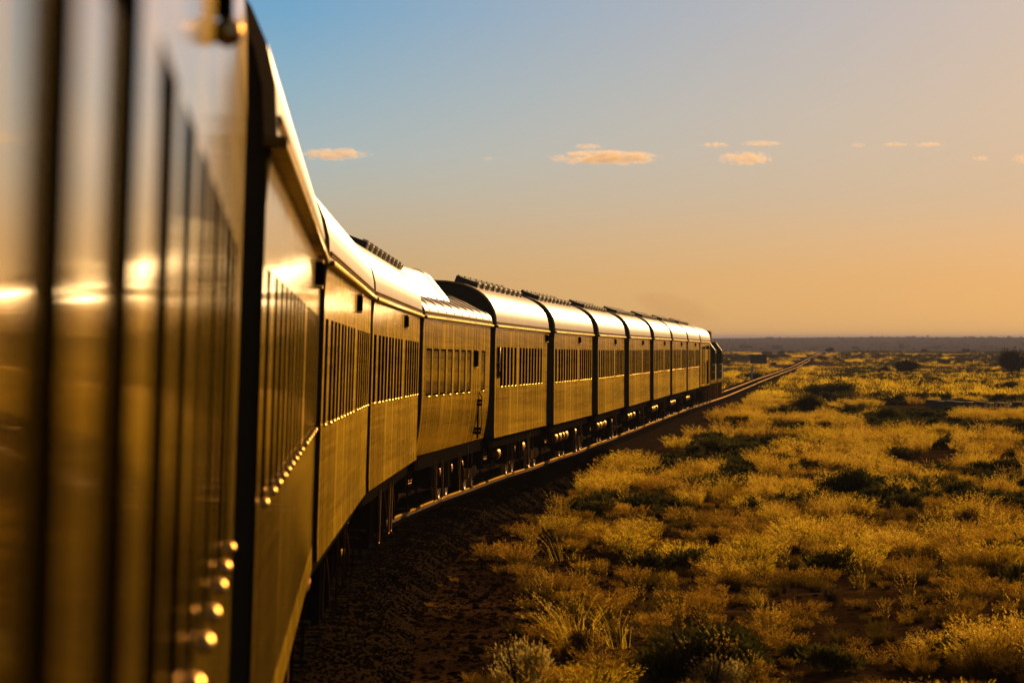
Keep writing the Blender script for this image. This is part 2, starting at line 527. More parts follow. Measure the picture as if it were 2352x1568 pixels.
# ------------------------------------------------------------------ coach pieces
def side_wall(profile, layout, ww, z0, z1, ln, name, mat, parent):
    """right side with window openings, left side plain; profile z -> x"""
    mb = MB()
    ycuts = {0.0, ln}
    for c in layout: ycuts |= {round(c - ww / 2, 4), round(c + ww / 2, 4)}
    ycuts = sorted(ycuts)
    zs = sorted({ZB, z0, z1, ZE} | {ZB + .25 * i for i in range(1, 10)})
    zs = [z for z in zs if z <= ZE]
    for i in range(len(ycuts) - 1):
        ya, yb = ycuts[i], ycuts[i + 1]
        mid = (ya + yb) / 2
        isw = any(abs(mid - c) < ww / 2 for c in layout)
        for j in range(len(zs) - 1):
            za, zb = zs[j], zs[j + 1]
            zm = (za + zb) / 2
            if not (isw and z0 < zm < z1):
                mb.quad((profile(za), ya, za), (profile(za), yb, za), (profile(zb), yb, zb), (profile(zb), ya, zb), sm=True)
            mb.quad((-profile(za), yb, za), (-profile(za), ya, za), (-profile(zb), ya, zb), (-profile(zb), yb, zb), sm=True)
    o = mb.build(name, mat, parent)
    bm = bmesh.new(); bm.from_mesh(o.data); bmesh.ops.remove_doubles(bm, verts=bm.verts[:], dist=1e-4); bm.to_mesh(o.data); bm.free()
    return o

def roof_curve(hw, zb, zt, n=22, ex=2.35):
    pts = []
    for i in range(n + 1):
        t = math.pi * i / n
        c, s = math.cos(t), math.sin(t)
        pts.append((hw * math.copysign(abs(c) ** (2 / ex), c), zb + (zt - zb) * abs(s) ** (2 / ex)))
    return pts

def make_windows(parent, layout, ww, z0, z1, rec, xs, pane_mat=None, sh=.15):
    for c in layout:
        mb = MB()
        a, b2 = c - ww / 2, c + ww / 2
        x1, x0 = xs, xs - rec
        mb.quad((x0, a, z0), (x1, a, z0), (x1, a, z1), (x0, a, z1))
        mb.quad((x1, b2, z0), (x0, b2, z0), (x0, b2, z1), (x1, b2, z1))
        mb.quad((x0, a, z1), (x1, a, z1), (x1, b2, z1), (x0, b2, z1))
        mb.quad((x1, a, z0), (x0, a, z0), (x0, b2, z0), (x1, b2, z0))
        # thin frame round the pane
        t = .035
        for (ya, yb, za, zb) in ((a, b2, z0, z0 + t), (a, b2, z1 - t, z1), (a, a + t, z0 + t, z1 - t), (b2 - t, b2, z0 + t, z1 - t)):
            mb.quad((x0 + .008, ya, za), (x0 + .008, yb, za), (x0 + .008, yb, zb), (x0 + .008, ya, zb))
        w = mb.build('window', M['reveal'], parent)
        mp = MB(); mp.quad((x0, a, z0), (x0, b2, z0), (x0, b2, z1), (x0, a, z1))
        mp.build('pane', pane_mat or M['glass'], w)
        ms = MB()
        r = .020 if sh < .1 else .014; m_ = (a + b2) / 2 + .06; yy = [m_ - sh - .02, m_ - sh - .012, m_ - sh, m_ + sh, m_ + sh + .012, m_ + sh + .02]; rr = [.3 * r, .7 * r, r, r, .7 * r, .3 * r]
        ms.tube([(xs + .008, y, z0 - .012) for y in yy], r, 10, rr=rr)
        ms.build('sill', M['bright'], w)

def bogie(parent, yc):
    mb = MB()
    for s in (1, -1):
        mb.box(s * .36 - .05, s * .36 + .05, yc - 1.5, yc + 1.5, .70, .86, bev=.02)
        mb.box(s * .9 - .045, s * .9 + .045, yc - .25, yc + .25, .62, .98, bev=.02)
    mb.box(-1.0, 1.0, yc - .22, yc + .22, .72, .98, bev=.03)
    for e in (-1.45, 1.45): mb.box(-.95, .95, yc + e - .06, yc + e + .06, .66, .80, bev=.02)
    o = mb.build('bogie', M['dark'], parent)
    for dy in (-1.1, 1.1):
        for s in (1, -1):
            w = MB()
            pr = [(-.075, .46), (-.045, .455), (-.04, .43), (.055, .425), (.060, .41), (.058, .375), (.045, .37), (.03, .34), (.035, .26), (.07, .17), (.10, .155), (.135, .14), (.14, .06), (.155, .05), (.155, .01)]
            pr = [(-.075, .02)] + pr
            w.lathe_x([(s * x, rr) for x, rr in pr], (s * .56, yc + dy, .435), 36)
            wo = w.build('wheel', M['wheel'], o); fix_normals(wo)
            ab = MB(); ab.box(s * .36 - .09, s * .36 + .07, yc + dy - .14, yc + dy + .14, .34, .68, bev=.03)
            ab.build('axle_box', M['metal'], o)
        ax = MB(); ax.tube([(-.6, yc + dy, .435), (.6, yc + dy, .435)], .075, 10); ax.build('axle', M['dark'], o)
        for off in (-.3, .3):
            sp = MB(); pts = []
            for i in range(49):
                a = i / 8 * 2 * math.pi
                pts.append((.92 + .07 * math.cos(a), yc + off * .5 + dy * .14 + .07 * math.sin(a), .66 + .30 * i / 48))
            sp.tube(pts, .016, 5); sp.build('coil_spring', M['metal'], o)
    return o

def underframe(parent, ln, seed, heavy=1.0):
    rnd = random.Random(seed)
    mb = MB()
    for s in (1, -1): mb.box(s * 1.22 - .06, s * 1.22 + .06, .3, ln - .3, 1.0, 1.24, bev=.01)
    mb.box(-1.15, 1.15, .35, ln - .35, 1.16, 1.25)
    mb.box(-.95, .52, 4.5, ln - 4.5, .42, 1.16)
    for yy_ in (.55, ln - 1.0): mb.box(-1.1, 1.1, yy_, yy_ + .45, .62, 1.16)
    mb.build('underframe', M['dark'], parent)
    # boxes and tanks hung between the bogies
    y = 4.6
    while y < ln - 5.0:
        w = rnd.uniform(.8, 2.0); d = rnd.uniform(.4, .72)
        if rnd.random() < .55:
            b2 = MB(); b2.box(.60, 1.24, y, y + w, 1.0 - d, 1.0, bev=.02)
            for q in (0.15, .85): b2.box(1.24, 1.262, y + w * q - .03, y + w * q + .03, 1.0 - d + .05, .97)
            b2.build('equipment_box', M['dark'], parent)
        else:
            b2 = MB(); b2.tube([(1.0, y, .78), (1.0, y + .05, .78), (1.0, y + w - .05, .78), (1.0, y + w, .78)], .17, 16, rr=[.08, .17, .17, .08])
            b2.build('air_tank', M['metal'], parent)
        y += w + rnd.uniform(.25, .7)
    # hanging pipes, brackets and brake rods that catch the sun
    for i in range(5):
        y = rnd.uniform(4.5, ln - 4.5)
        p = MB(); z1 = rnd.uniform(.25, .6)
        k = rnd.random()
        if k < .45:
            p.tube([(1.28, y, 1.2), (1.29, y, .95), (1.29, y + .02, z1), (1.24, y + .05, z1 - .06)], .014, 6)
        elif k < .75:
            p.tube([(1.26, y, 1.1), (1.28, y + .35, .95), (1.30, y + .75, .72), (1.30, y + .82, .45)], .016, 6)
        else:
            p.tube([(1.30, y, 1.1), (1.31, y, .32), (1.31, y + .35, .32), (1.31, y + .35, 1.1)], .012, 6)
        p.build('hanging_pipe', M['metal'], parent)
    for y in (.7, ln - .7):
        st = MB()
        for dy in (-.2, .2): st.box(1.27, 1.29, y + dy - .01, y + dy + .01, .33, 1.2)
        for z in (.36, .68): st.box(1.12, 1.34, y - .2, y + .2, z, z + .03)
        st.build('step', M['dark'], parent)
    for y in (0, ln):
        s = -1 if y == 0 else 1
        c = MB(); c.box(-.14, .14, min(y, y + s * .45), max(y, y + s * .45), .72, .98, bev=.03)
        c.tube([(.35, y + s * .02, 1.05), (.36, y + s * .2, .8), (.3, y + s * .42, .62)], .03, 8)
        c.build('coupler', M['dark'], parent)

def bellows(parent, ln):
    for y, s in ((0, -1), (ln, 1)):
        mb = MB(); rr = []
        for i in range(7):
            q = .0 if i % 2 else .035
            hw, zt, zb = .55 + q, 3.35 + q, 1.15 - q
            yy = y + s * (.07 + i * .06)
            rr.append([(-hw, yy, zb), (hw, yy, zb), (hw, yy, zt - .2), (hw - .2, yy, zt), (-hw + .2, yy, zt), (-hw, yy, zt - .2)])
        mb.rings(rr, True, True, 0, False); mb.build('gangway_bellows', M['rubber'], parent)

def end_wall(parent, ln, curve, prof, inset=.05):
    for y, s in ((inset, -1), (ln - inset, 1)):
        pts = [(prof(ZB) - .012, y, ZB), (prof(2.2) - .012, y, 2.2), (HW - .012, y, 3.3)] + [(x * .985, y, z) for x, z in curve] + \
              [(-HW + .012, y, 3.3), (-prof(2.2) + .012, y, 2.2), (-prof(ZB) + .012, y, ZB)]
        if s > 0: pts = pts[::-1]
        mb = MB(); mb.poly(pts)
        # gangway door frame, corner posts and lamp irons
        for x0 in (-.62, .56): mb.box(x0, x0 + .06, y + (-.05 if s < 0 else 0), y + (0 if s < 0 else .05), ZB, 3.4)
        mb.build('end_wall', M['end'], parent)

def roof(parent, ln, curve, mat=None, over=.035, gutter=True):
    mb = MB(); rr = []
    ys_ = [-over, 0.02] + [ln * i / 10 for i in range(1, 10)] + [ln - .02, ln + over]
    for y in ys_: rr.append([(x, y, z) for x, z in curve])
    mb.rings(rr, False, False, 0, True)
    # turned-in rim at both ends so the shell has thickness
    for y, s in ((-over, 1), (ln + over, -1)):
        r2 = [[(x, y, z) for x, z in curve], [(x * .965, y, ZE - .05 + (z - ZE + .05) * .965) for x, z in curve], [(x * .96, y + s * .2, ZE - .05 + (z - ZE + .05) * .96) for x, z in curve]]
        mb.rings(r2 if s < 0 else [list(r) for r in r2], False, False, 0, False)
    o = mb.build('roof', mat or M['roof'], parent)
    if not gutter: return o
    gt = MB()
    for s in (1, -1):
        gt.box(min(s * 1.38, s * 1.475), max(s * 1.38, s * 1.475), -.05, ln + .05, ZE - .065, ZE - .02, bev=.012)
    gt.build('gutter', M['lip'], o)
    rt = MB(); rt.box(1.430, 1.446, .05, ln - .05, ZE + .02, ZE + .06)
    for i in range(int(ln / .22)):
        y = .1 + i * .22
        rt.box(1.418, 1.452, y, y + .035, ZE + .03, ZE + .05)
    rt.build('eave_strip', M['metal'], o)
    return o

def roof_units(parent, ln, y0, n, big=False):
    ang = R(-19)
    for i in range(n):
        y = y0 + i * 1.75
        m = Matrix.Translation((.62, y, 4.665)) @ Matrix.Rotation(-ang, 4, 'Y')
        mb = MB()
        mb.box(-.28, .24, 0, 1.15, 0.0, .17, mat=m, bev=.012)
        for q in (.0, 1.11): mb.box(.242, .262, q, q + .05, -.03, .175, 1, mat=m)
        mb.box(.16, .25, .02, .10, .172, .195, 1, mat=m)  # pale strips and corner piece paint sunlight onto each dark unit
        mb.box(-.26, -.22, .1, 1.0, .17, .19, mat=m)
        mb.build('roof_unit', [M['acbox'], M['aclit']], parent)

def small_vent(parent, y, z0=3.50, z1=3.67):
    mb = MB(); x = HW
    mb.box(x, x + .05, y - .30, y - .26, z0, z1); mb.box(x, x + .05, y + .26, y + .30, z0, z1)
    mb.box(x, x + .055, y - .30, y + .30, z0 - .02, z0, 1); mb.box(x, x + .055, y - .30, y + .30, z1, z1 + .02, 1)
    mb.box(x, x + .012, y - .26, y + .26, z0, z1)
    mb.build('side_ventilator', [M['reveal'], M['bright']], parent)

def grab_handle(parent, y, z0, z1, dark=True):
    mb = MB()
    mb.tube([(HW, y, z0), (HW + .06, y, z0), (HW + .06, y, (z0 + z1) / 2), (HW + .06, y, z1), (HW, y, z1)], .014, 8)
    mb.tube([(HW, y, (z0 + z1) / 2), (HW + .06, y, (z0 + z1) / 2)], .014, 8)
    mb.build('grab_handle', M['bright'], parent)
    if dark:
        m2 = MB(); m2.box(HW, HW + .045, y + .12, y + .16, z0 - .03, z1 + .03); m2.build('door_edge', M['reveal'], parent)

pane_l, ntl, bl = new_mat('tinted_flush_glass')
bl.inputs['Base Color'].default_value = (.34, .23, .012, 1); bl.inputs['Roughness'].default_value = .12; bl.inputs['Metallic'].default_value = .8; bl.inputs['Coat Weight'].default_value = .5; bl.inputs['Specular Tint'].default_value = (.95, .68, .14, 1)
wv = streak_noise(ntl, (1, 1.1, 1.3), 2, .5); bpl = N(ntl, 'ShaderNodeBump', Strength=1.0, Distance=1.0)
L(ntl, math_node(ntl, 'MULTIPLY', wv, .002), bpl.inputs['Height']); L(ntl, bpl.outputs[0], bl.inputs['Normal'])
LAY_A = [.86, 2.4, 3.63, 4.83, 6.03, 7.2, 8.4, 9.6, 10.85, 12.9, 14.05, 15.2, 16.38, 17.55, 18.75]
LAY_B = [2.1, 3.2, 4.38, 5.55, 6.8, 8.7, 9.88, 11.03, 12.2, 13.35, 14.6, 15.8, 17.0]
flat = lambda z: HW
LEN = 19.6
CURVE = roof_curve(1.435, ZE - .02, 4.78)

def make_coach(label, layout, ww, z0, z1, rec, seed, units=0, unit_y=2.0, vent=12.1, handle=False, paint='paint', curve=None, high=False):
    root = empty('passenger_coach', label, 'railway coach', 'coaches of the train')
    curve = curve or CURVE
    side_wall(flat, layout, ww, z0, z1, LEN, 'body', M[paint], root)
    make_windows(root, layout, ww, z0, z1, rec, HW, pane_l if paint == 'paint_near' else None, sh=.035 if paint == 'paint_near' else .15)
    if high: roof(root, LEN, curve, M[paint], over=.0, gutter=False)
    else: roof(root, LEN, curve)
    end_wall(root, LEN, curve, flat)
    lip = MB()
    for s in (1, -1): 
        a, b2 = (s * (HW + .0012), s * (HW + .007))
        lip.quad((b2, 0, ZB - .02), (b2, LEN, ZB - .02), (a, LEN, ZB + .17), (a, 0, ZB + .17))
        lip.quad((s * (HW - .1), 0, ZB - .02), (s * (HW - .1), LEN, ZB - .02), (b2, LEN, ZB - .02), (b2, 0, ZB - .02))
    lip.build('sole_bar', M['paint'], root)
    bogie(root, 2.9); bogie(root, LEN - 2.9)
    underframe(root, LEN, seed)
    bellows(root, LEN)
    if units: roof_units(root, LEN, unit_y, units)
    if vent: small_vent(root, vent)
    if handle: grab_handle(root, .75, 2.62, 3.28)
    return root

LAY_C = [1.0, 2.3, 3.6, 4.9, 6.75, 8.0, 9.42, 10.62, 11.84, 12.98, 13.98, 15.14, 16.14, 17.34]
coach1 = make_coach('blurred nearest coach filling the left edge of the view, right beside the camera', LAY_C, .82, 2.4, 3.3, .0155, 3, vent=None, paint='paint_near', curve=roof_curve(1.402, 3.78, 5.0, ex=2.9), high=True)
lb_ = MB(); lb_.box(HW, HW + .03, 12.6, 12.72, 3.60, 3.80, bev=.008); lb_.build('lamp_bracket', M['reveal'], coach1)
lb_ = MB(); lb_.lathe_x([(0, .02), (.02, .03), (.045, .022), (.05, .004)], (HW, 12.62, 3.57), 12); lb_.build('lamp', M['bright'], coach1)
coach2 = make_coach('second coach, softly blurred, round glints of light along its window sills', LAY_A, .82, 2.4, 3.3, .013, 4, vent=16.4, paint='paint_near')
coach3 = make_coach('third coach of the train, long sunlit roof without any roof units', LAY_A, .84, 2.4, 3.3, .085, 5)
coach4 = make_coach('fourth coach, in front of the lounge car, first with dark units on its roof', LAY_A, .84, 2.4, 3.3, .085, 8, units=9, unit_y=9.0)
coach6 = make_coach('coach just beyond the lounge car, long grab handle beside thirteen slit windows', LAY_B, .80, 2.4, 3.3, .085, 13, units=9, unit_y=1.2, vent=19.0, handle=True)
coach7 = make_coach('second coach beyond the lounge car, small ventilator high on its side', LAY_A, .84, 2.4, 3.3, .085, 17, units=9, unit_y=1.2)
index_children()
small = None
ORD = {8: 'third coach beyond the lounge car, windowed side still clearly lit', 9: 'fourth coach beyond the lounge car, fifth before the locomotives',
       10: 'fifth coach beyond the lounge car, fourth vehicle behind the locomotives', 11: 'small distant coach, second from the ladder van at the train head', 12: 'last windowed coach before the ladder van and the locomotives'}
coaches = {1: coach1, 2: coach2, 3: coach3, 4: coach4, 6: coach6, 7: coach7}
for k in range(8, 13):
    coaches[k] = tag(copy_tree(coach7), ORD[k])

# ---- lounge car with tumblehome sides, flush windows, low roof and white fairing
def tumble(z):
    t = max(0., (2.35 - z) / (2.35 - ZB)); return HW - .11 * t * t
lounge = empty('lounge_car', 'odd coach mid train with flush tinted windows, low ribbed roof and glaring white roof fairing', 'railway coach', 'coaches of the train')
LAYL = [1.55 + .0, 3.35, 5.15, 7.0, 8.9, 10.8, 12.55]
LAYL = [v for v in LAYL]
lw = 1.35
side_wall(tumble, LAYL + [17.2], lw, 2.34, 3.2, LEN, 'body', M['paint_flush'], lounge)
make_windows(lounge, LAYL + [17.2], lw, 2.34, 3.2, .012, HW, pane_l)
# low roof: tight corner radius then a shallow slope
lc = [(HW + .035, ZE - .03)]
for i in range(7):
    a = math.pi / 2 * i / 6 * .82
    lc.append((HW + .035 - .30 * (1 - math.cos(a)), ZE + .0 + .30 * math.sin(a)))
xe, ze = lc[-1]
for t in (.25, .5, .75, 1.0): lc.append((xe * (1 - t), ze + .42 * (1 - (1 - t) ** 1.6)))
lc = lc + [(-x, z) for x, z in lc[-2::-1]]
roof(lounge, LEN, lc)
for i in range(9):
    rb = MB(); y = 1.0 + i * 2.2
    rb.tube([(x, y, z + .012) for x, z in lc[2:len(lc) // 2 + 1]], .012, 6)
    rb.build('roof_rib', M['roof'], lounge)
fr = MB(); fcurve = []
fcurve = [(1.06, 4.05), (1.05, 4.18), (1.0, 4.27), (.64, 4.70), (.56, 4.755), (.45, 4.78), (0, 4.80), (-.45, 4.78), (-.56, 4.755), (-.64, 4.70), (-1.0, 4.27), (-1.06, 4.05)]
rr = [[(x * q, y, 4.12 + (z - 4.12) * q) for x, z in fcurve] for y, q in ((.4, .9), (.55, 1), (9.6, 1), (9.65, 1.025), (9.85, 1.025), (9.9, 1), (11.3, 1), (11.5, .93), (11.52, .4))]
fr.rings(rr, False, False, 0, False); fr.build('roof_fairing', M['fairing'], lounge)
eq = MB(); eq.box(-.3, .55, 11.8, 13.4, 4.2, 4.52, bev=.03); eq.box(.1, .6, 13.6, 14.1, 4.2, 4.46, bev=.02)
eq.build('roof_unit', M['acbox'], lounge)
end_wall(lounge, LEN, lc, tumble)
sk = MB()
sk.box(1.16, 1.22, 4.6, 16.6, .98, 1.24, bev=.008)
for i in range(14): sk.box(1.222, 1.226, 4.9 + i * .85, 5.05 + i * .85, 1.08, 1.17, 1)
sk.build('skirt_beam', [M['lip'], M['reveal']], lounge)
bogie(lounge, 2.9); bogie(lounge, LEN - 2.9); underframe(lounge, LEN, 31); bellows(lounge, LEN)
small_vent(lounge, 14.5, 2.86, 3.2)
dr = MB()
dr.box(HW - .03, HW + .008, 15.98, 16.02, ZB + .05, 2.34); 
for z in (1.42, 1.5, 2.02, 2.1): dr.box(HW - .08, HW + .05, 15.75, 16.25, z, z + .06)
dr.tube([(HW - .05, 16.1, 1.4), (HW + .06, 16.1, 1.5), (HW + .06, 16.1, 2.2), (HW, 16.1, 2.3)], .013, 6)
dr.build('door', M['reveal'], lounge)
coaches[5] = lounge

# ---- ladder van behind the locomotives
van = empty('generator_van', 'windowless van with ladder and red tail lamp, coupled behind the locomotives', 'railway van')
VL = 17.6
side_wall(flat, [], .8, 2.4, 3.3, VL, 'body', M['paint'], van)
roof(van, VL, CURVE); end_wall(van, VL, CURVE, flat); bogie(van, 2.9); bogie(van, VL - 2.9); underframe(van, VL, 51); bellows(van, VL)
ld = MB()
for y in (9.0, 10.2): ld.tube([(HW + .10, y, 1.35), (HW + .10, y, 2.7)], .03, 6)
for i in range(13): ld.tube([(HW + .10, 9.0, 1.4 + i * .1), (HW + .10, 10.2, 1.4 + i * .1)], .02, 6)
ld.build('ladder', M['reveal'], van)
for y in (3.4, 14.4):
    d = MB(); d.box(HW, HW + .05, y, y + 1.4, 1.45, 3.35, bev=.01); d.box(HW, HW + .09, y + 1.5, y + 1.6, 1.4, 3.4)
    d.tube([(HW + .05, y + .2, 1.8), (HW + .12, y + .2, 1.85), (HW + .12, y + .2, 2.6), (HW + .05, y + .2, 2.65)], .02, 6)
    d.build('door', M['paint'], van)
lm = MB(); lm.box(HW, HW + .16, 11.0, 11.3, 3.36, 3.56, bev=.02); lm.box(HW, HW + .13, 4.4, 4.8, 3.36, 3.5, bev=.02); lo = lm.build('lamp_housing', M['reveal'], van)
le = MB(); le.lathe_x([(.02, .075), (.05, .06), (.06, .02)], (HW + .16, 11.15, 3.46), 14); le.build('lamp_lens', M['lampred'], lo)
fl = MB()
for i in range(8): fl.box(HW, HW + .03, 2 + i * 1.8, 2.12 + i * 1.8, 1.36, 1.42)
fl.build('latch', M['bright'], van)
coaches[13] = van

# ---- hood locomotive, cab at the leading end
def make_loco(label):
    t = empty('diesel_locomotive', label, 'locomotive', 'locomotives heading the train'); ln = 14.0
    d = MB(); d.box(-1.40, 1.40, 0, ln, 1.30, 1.52, bev=.02); d.build('deck', M['locoyel'], t)
    h = MB(); rr = []
    for y in (.9, 1.0, 10.2): 
        q = .96 if y == .9 else 1
        rr.append([(-.85 * q, y, 1.52), (.85 * q, y, 1.52), (.85 * q, y, 3.5 * q), (.5 * q, y, 3.85 * q), (-.5 * q, y, 3.85 * q), (-.85 * q, y, 3.5 * q)])
    h.rings(rr, True, True, 0, False)
    for i in range(6): h.box(.852, .875, 1.3 + i * 1.45, 2.4 + i * 1.45, 1.9, 3.1, bev=.01)
    h.build('hood', M['locoblue'], t)
    rd = MB(); rd.box(-.78, .78, 4.2, 7.6, 3.86, 4.58, bev=.06)
    for i in range(9): rd.box(.782, .81, 4.4 + i * .34, 4.6 + i * .34, 3.95, 4.5)
    rd.box(-.25, .35, 8.6, 9.3, 3.86, 4.5, bev=.04); rd.tube([(.3, 8.2, 3.9), (.3, 8.2, 4.7)], .015, 6)
    rd.build('radiator', M['locoyel'], t)
    c = MB(); rr = []
    for y in (10.2, 13.1):
        rr.append([(-1.36, y, 1.52), (1.36, y, 1.52), (1.36, y, 3.30), (.92, y, 3.88), (-.92, y, 3.88), (-1.36, y, 3.30)])
    c.rings(rr, True, True, 0, False); cab = c.build('cab', M['locoblue'], t)
    ce = MB()
    ce.tube([(1.37, 10.2, 1.55), (1.37, 10.2, 3.3), (.93, 10.2, 3.88), (.93, 13.1, 3.9), (1.37, 13.1, 3.32), (1.37, 13.1, 1.55)], .045, 6); ce.tube([(1.37, 10.2, 3.3), (1.37, 13.1, 3.32)], .035, 6)
    ce.build('edge_trim', M['locoyel'], cab)
    for (a, b2) in ((10.6, 11.5), (11.8, 12.7)):
        w = MB(); w.box(1.345, 1.37, a, b2, 2.5, 3.15, bev=.01); w.build('window', M['glass'], cab)
    w = MB(); w.box(.9, 1.25, 10.18, 10.21, 2.5, 3.1, bev=.008); w.build('window', M['glass'], cab)
    n = MB(); n.box(-.85, .85, 13.1, 13.9, 1.52, 2.5, bev=.05); n.build('nose', M['locoblue'], t)
    hr = MB()
    for i in range(11):
        y = .1 + i * 1.0; hr.tube([(1.36, y, 1.5), (1.36, y, 2.45)], .012, 6)
    hr.tube([(1.36, .1, 2.45), (1.36, 10.1, 2.45)], .012, 6); hr.tube([(1.36, .1, 2.0), (1.36, 10.1, 2.0)], .010, 6)
    hr.build('handrail', M['locoyel'], t)
    tk = MB(); tk.box(-1.2, 1.2, 5.3, 8.7, .45, 1.3, bev=.06); tk.build('fuel_tank', M['dark'], t)
    for y in (.0, 13.94):
        p = MB(); p.box(-1.3, 1.3, y, y + .06, .28, 1.3, bev=.01); p.build('pilot_plate', M['locoyel'], t)
        s = MB()
        for i in range(4): s.box(1.1, 1.42, y + (.1 if y < 5 else -.4), y + (.45 if y < 5 else -.05), .4 + i * .28, .44 + i * .28)
        s.box(1.36, 1.42, y + (.08 if y < 5 else -.44), y + (.12 if y < 5 else -.4), .35, 1.5)
        s.build('step', M['locoyel'], t)
    bogie(t, 2.8); bogie(t, 11.2)
    return t
loco1 = make_loco('rear locomotive of the pair, dark blue cab rising behind the ladder van')
index_children()
loco2 = tag(copy_tree(loco1), 'leading locomotive at the head of the train, bright chamfered cab roof against the plain')
coaches[14] = loco1; coaches[15] = loco2
for k, o in coaches.items():
    o.matrix_world = MATS[k]

# ------------------------------------------------------------------ plants
def leafmesh(name, pts, dirs, length, width, mats, mi=None, rng=RNG):
    """many small diamond leaves: position, direction, length, width arrays"""
    n = len(pts)
    d = dirs / np.linalg.norm(dirs, axis=1, keepdims=True)
    rv = rng.normal(size=(n, 3)); u = np.cross(d, rv); u /= np.linalg.norm(u, axis=1, keepdims=True)
    l = np.broadcast_to(length, (n,))[:, None]; w = np.broadcast_to(width, (n,))[:, None]
    V = np.stack([pts, pts + d * l * .45 + u * w * .5, pts + d * l, pts + d * l * .45 - u * w * .5], 1).reshape(-1, 3)
    idx = np.arange(n * 4, dtype=np.int32)
    return V, idx.reshape(-1, 4), (np.zeros(n, np.int32) if mi is None else mi)

def build_quads(name, parts, mats):
    V = np.concatenate([p[0] for p in parts]); off = 0; Fs = []; mis = []
    for p in parts:
        Fs.append(p[1] + off); off += len(p[0]); mis.append(p[2])
    F4 = np.concatenate(Fs).astype(np.int32); mi = np.concatenate(mis)
    me = bpy.data.meshes.new(name)
    me.vertices.add(len(V)); me.vertices.foreach_set('co', V.astype(np.float32).ravel())
    me.loops.add(F4.size); me.loops.foreach_set('vertex_index', F4.ravel())
    me.polygons.add(len(F4)); me.polygons.foreach_set('loop_start', np.arange(0, F4.size, 4, dtype=np.int32))
    me.polygons.foreach_set('loop_total', np.full(len(F4), 4, np.int32)); me.polygons.foreach_set('material_index', mi)
    for m in mats: me.materials.append(m)
    me.update(); me.validate()
    return me

def tuft(name, n, rad, h, spread, heads, mats, rng, stem_w=.004, head_l=.03, head_w=.009, arch=.25, wind=(-.1, -.08), hspread=.1):
    """a clump of curved stems, each ending in a loose seed head"""
    a = rng.uniform(0, 2 * math.pi, n); rr = rad * .45 * np.sqrt(rng.uniform(0, 1, n))
    base = np.stack([rr * np.cos(a), rr * np.sin(a), np.full(n, -.03)], 1)
    out = spread * (rr / (rad * .45) * .8 + rng.uniform(0, .5, n))
    a2 = a + rng.normal(0, .35, n)
    hh = h * rng.uniform(.40, 1.18, n) * (1 - .25 * (rr / (rad * .45)) ** 2)
    top = base + np.stack([np.cos(a2) * out * hh + wind[0] * hh, np.sin(a2) * out * hh + wind[1] * hh, hh], 1)
    midp = base * .5 + top * .5 + np.stack([-np.cos(a2) * arch * out * hh, -np.sin(a2) * arch * out * hh, .10 * hh], 1)
    side = rng.normal(size=(n, 3)); side[:, 2] *= .2; side /= np.linalg.norm(side, axis=1, keepdims=True)
    w = stem_w * rng.uniform(.6, 1.4, n)[:, None]
    V1 = np.stack([base - side * w, base + side * w, midp + side * w * .8, midp - side * w * .8], 1).reshape(-1, 3)
    V2 = np.stack([midp - side * w * .8, midp + side * w * .8, top + side * w * .3, top - side * w * .3], 1).reshape(-1, 3)
    i4 = np.arange(n * 4).reshape(-1, 4)
    parts = [(V1, i4, np.zeros(n, np.int32)), (V2, i4, np.zeros(n, np.int32))]
    if heads:
        k = heads; t = rng.uniform(.45, 1.05, (n, k))[..., None]
        p = midp[:, None] * (1 - t) + top[:, None] * t
        p = p + rng.normal(0, hspread * .18, p.shape) * (h ** .5) * np.array([1, 1, .6])
        d = (top - midp)[:, None] / np.linalg.norm(top - midp, axis=1)[:, None, None] + rng.normal(0, .30, p.shape)
        parts.append(leafmesh('', p.reshape(-1, 3), d.reshape(-1, 3), head_l * rng.uniform(.6, 1.5, n * k), head_w * rng.uniform(.6, 1.4, n * k), None, np.ones(n * k, np.int32), rng))
    return build_quads(name, parts, mats)

def shrub_foliage(name, n, lobes, mats, rng, ll=.05, lw=.02, up=.8, twig=0):
    """leaves through the volume of several lobes with ragged outlines; unit-size bush about 1 m wide"""
    P = []; D = []
    per = n // len(lobes)
    for (cx, cy, cz, rx, ry, rz) in lobes:
        v = rng.normal(size=(per, 3)); v /= np.linalg.norm(v, axis=1, keepdims=True)
        r = rng.uniform(.35, 1.08, per) ** .6
        # clumps: pull leaves to random twig tips
        k = max(10, per // 22); tips = rng.normal(size=(k, 3)); tips /= np.linalg.norm(tips, axis=1, keepdims=True); tips *= rng.uniform(.6, 1.15, (k, 1))
        j = rng.integers(0, k, per); q = v * r[:, None]
        q = q * .35 + (tips[j] * rng.uniform(.45, 1.0, (per, 1)) + rng.normal(0, .09, (per, 3))) * .65 / .8
        p = np.array([cx, cy, cz]) + q * np.array([rx, ry, rz])
        p = p[p[:, 2] > .01]
        P.append(p); D.append(p - np.array([cx, cy, cz - rz * .6]) + rng.normal(0, .12, p.shape) + np.array([0, 0, up * .2]))
    P = np.concatenate(P); D = np.concatenate(D)
    parts = [leafmesh('', P, D, ll * rng.uniform(.6, 1.5, len(P)), lw * rng.uniform(.6, 1.4, len(P)), None, None, rng)]
    return build_quads(name, parts, mats)

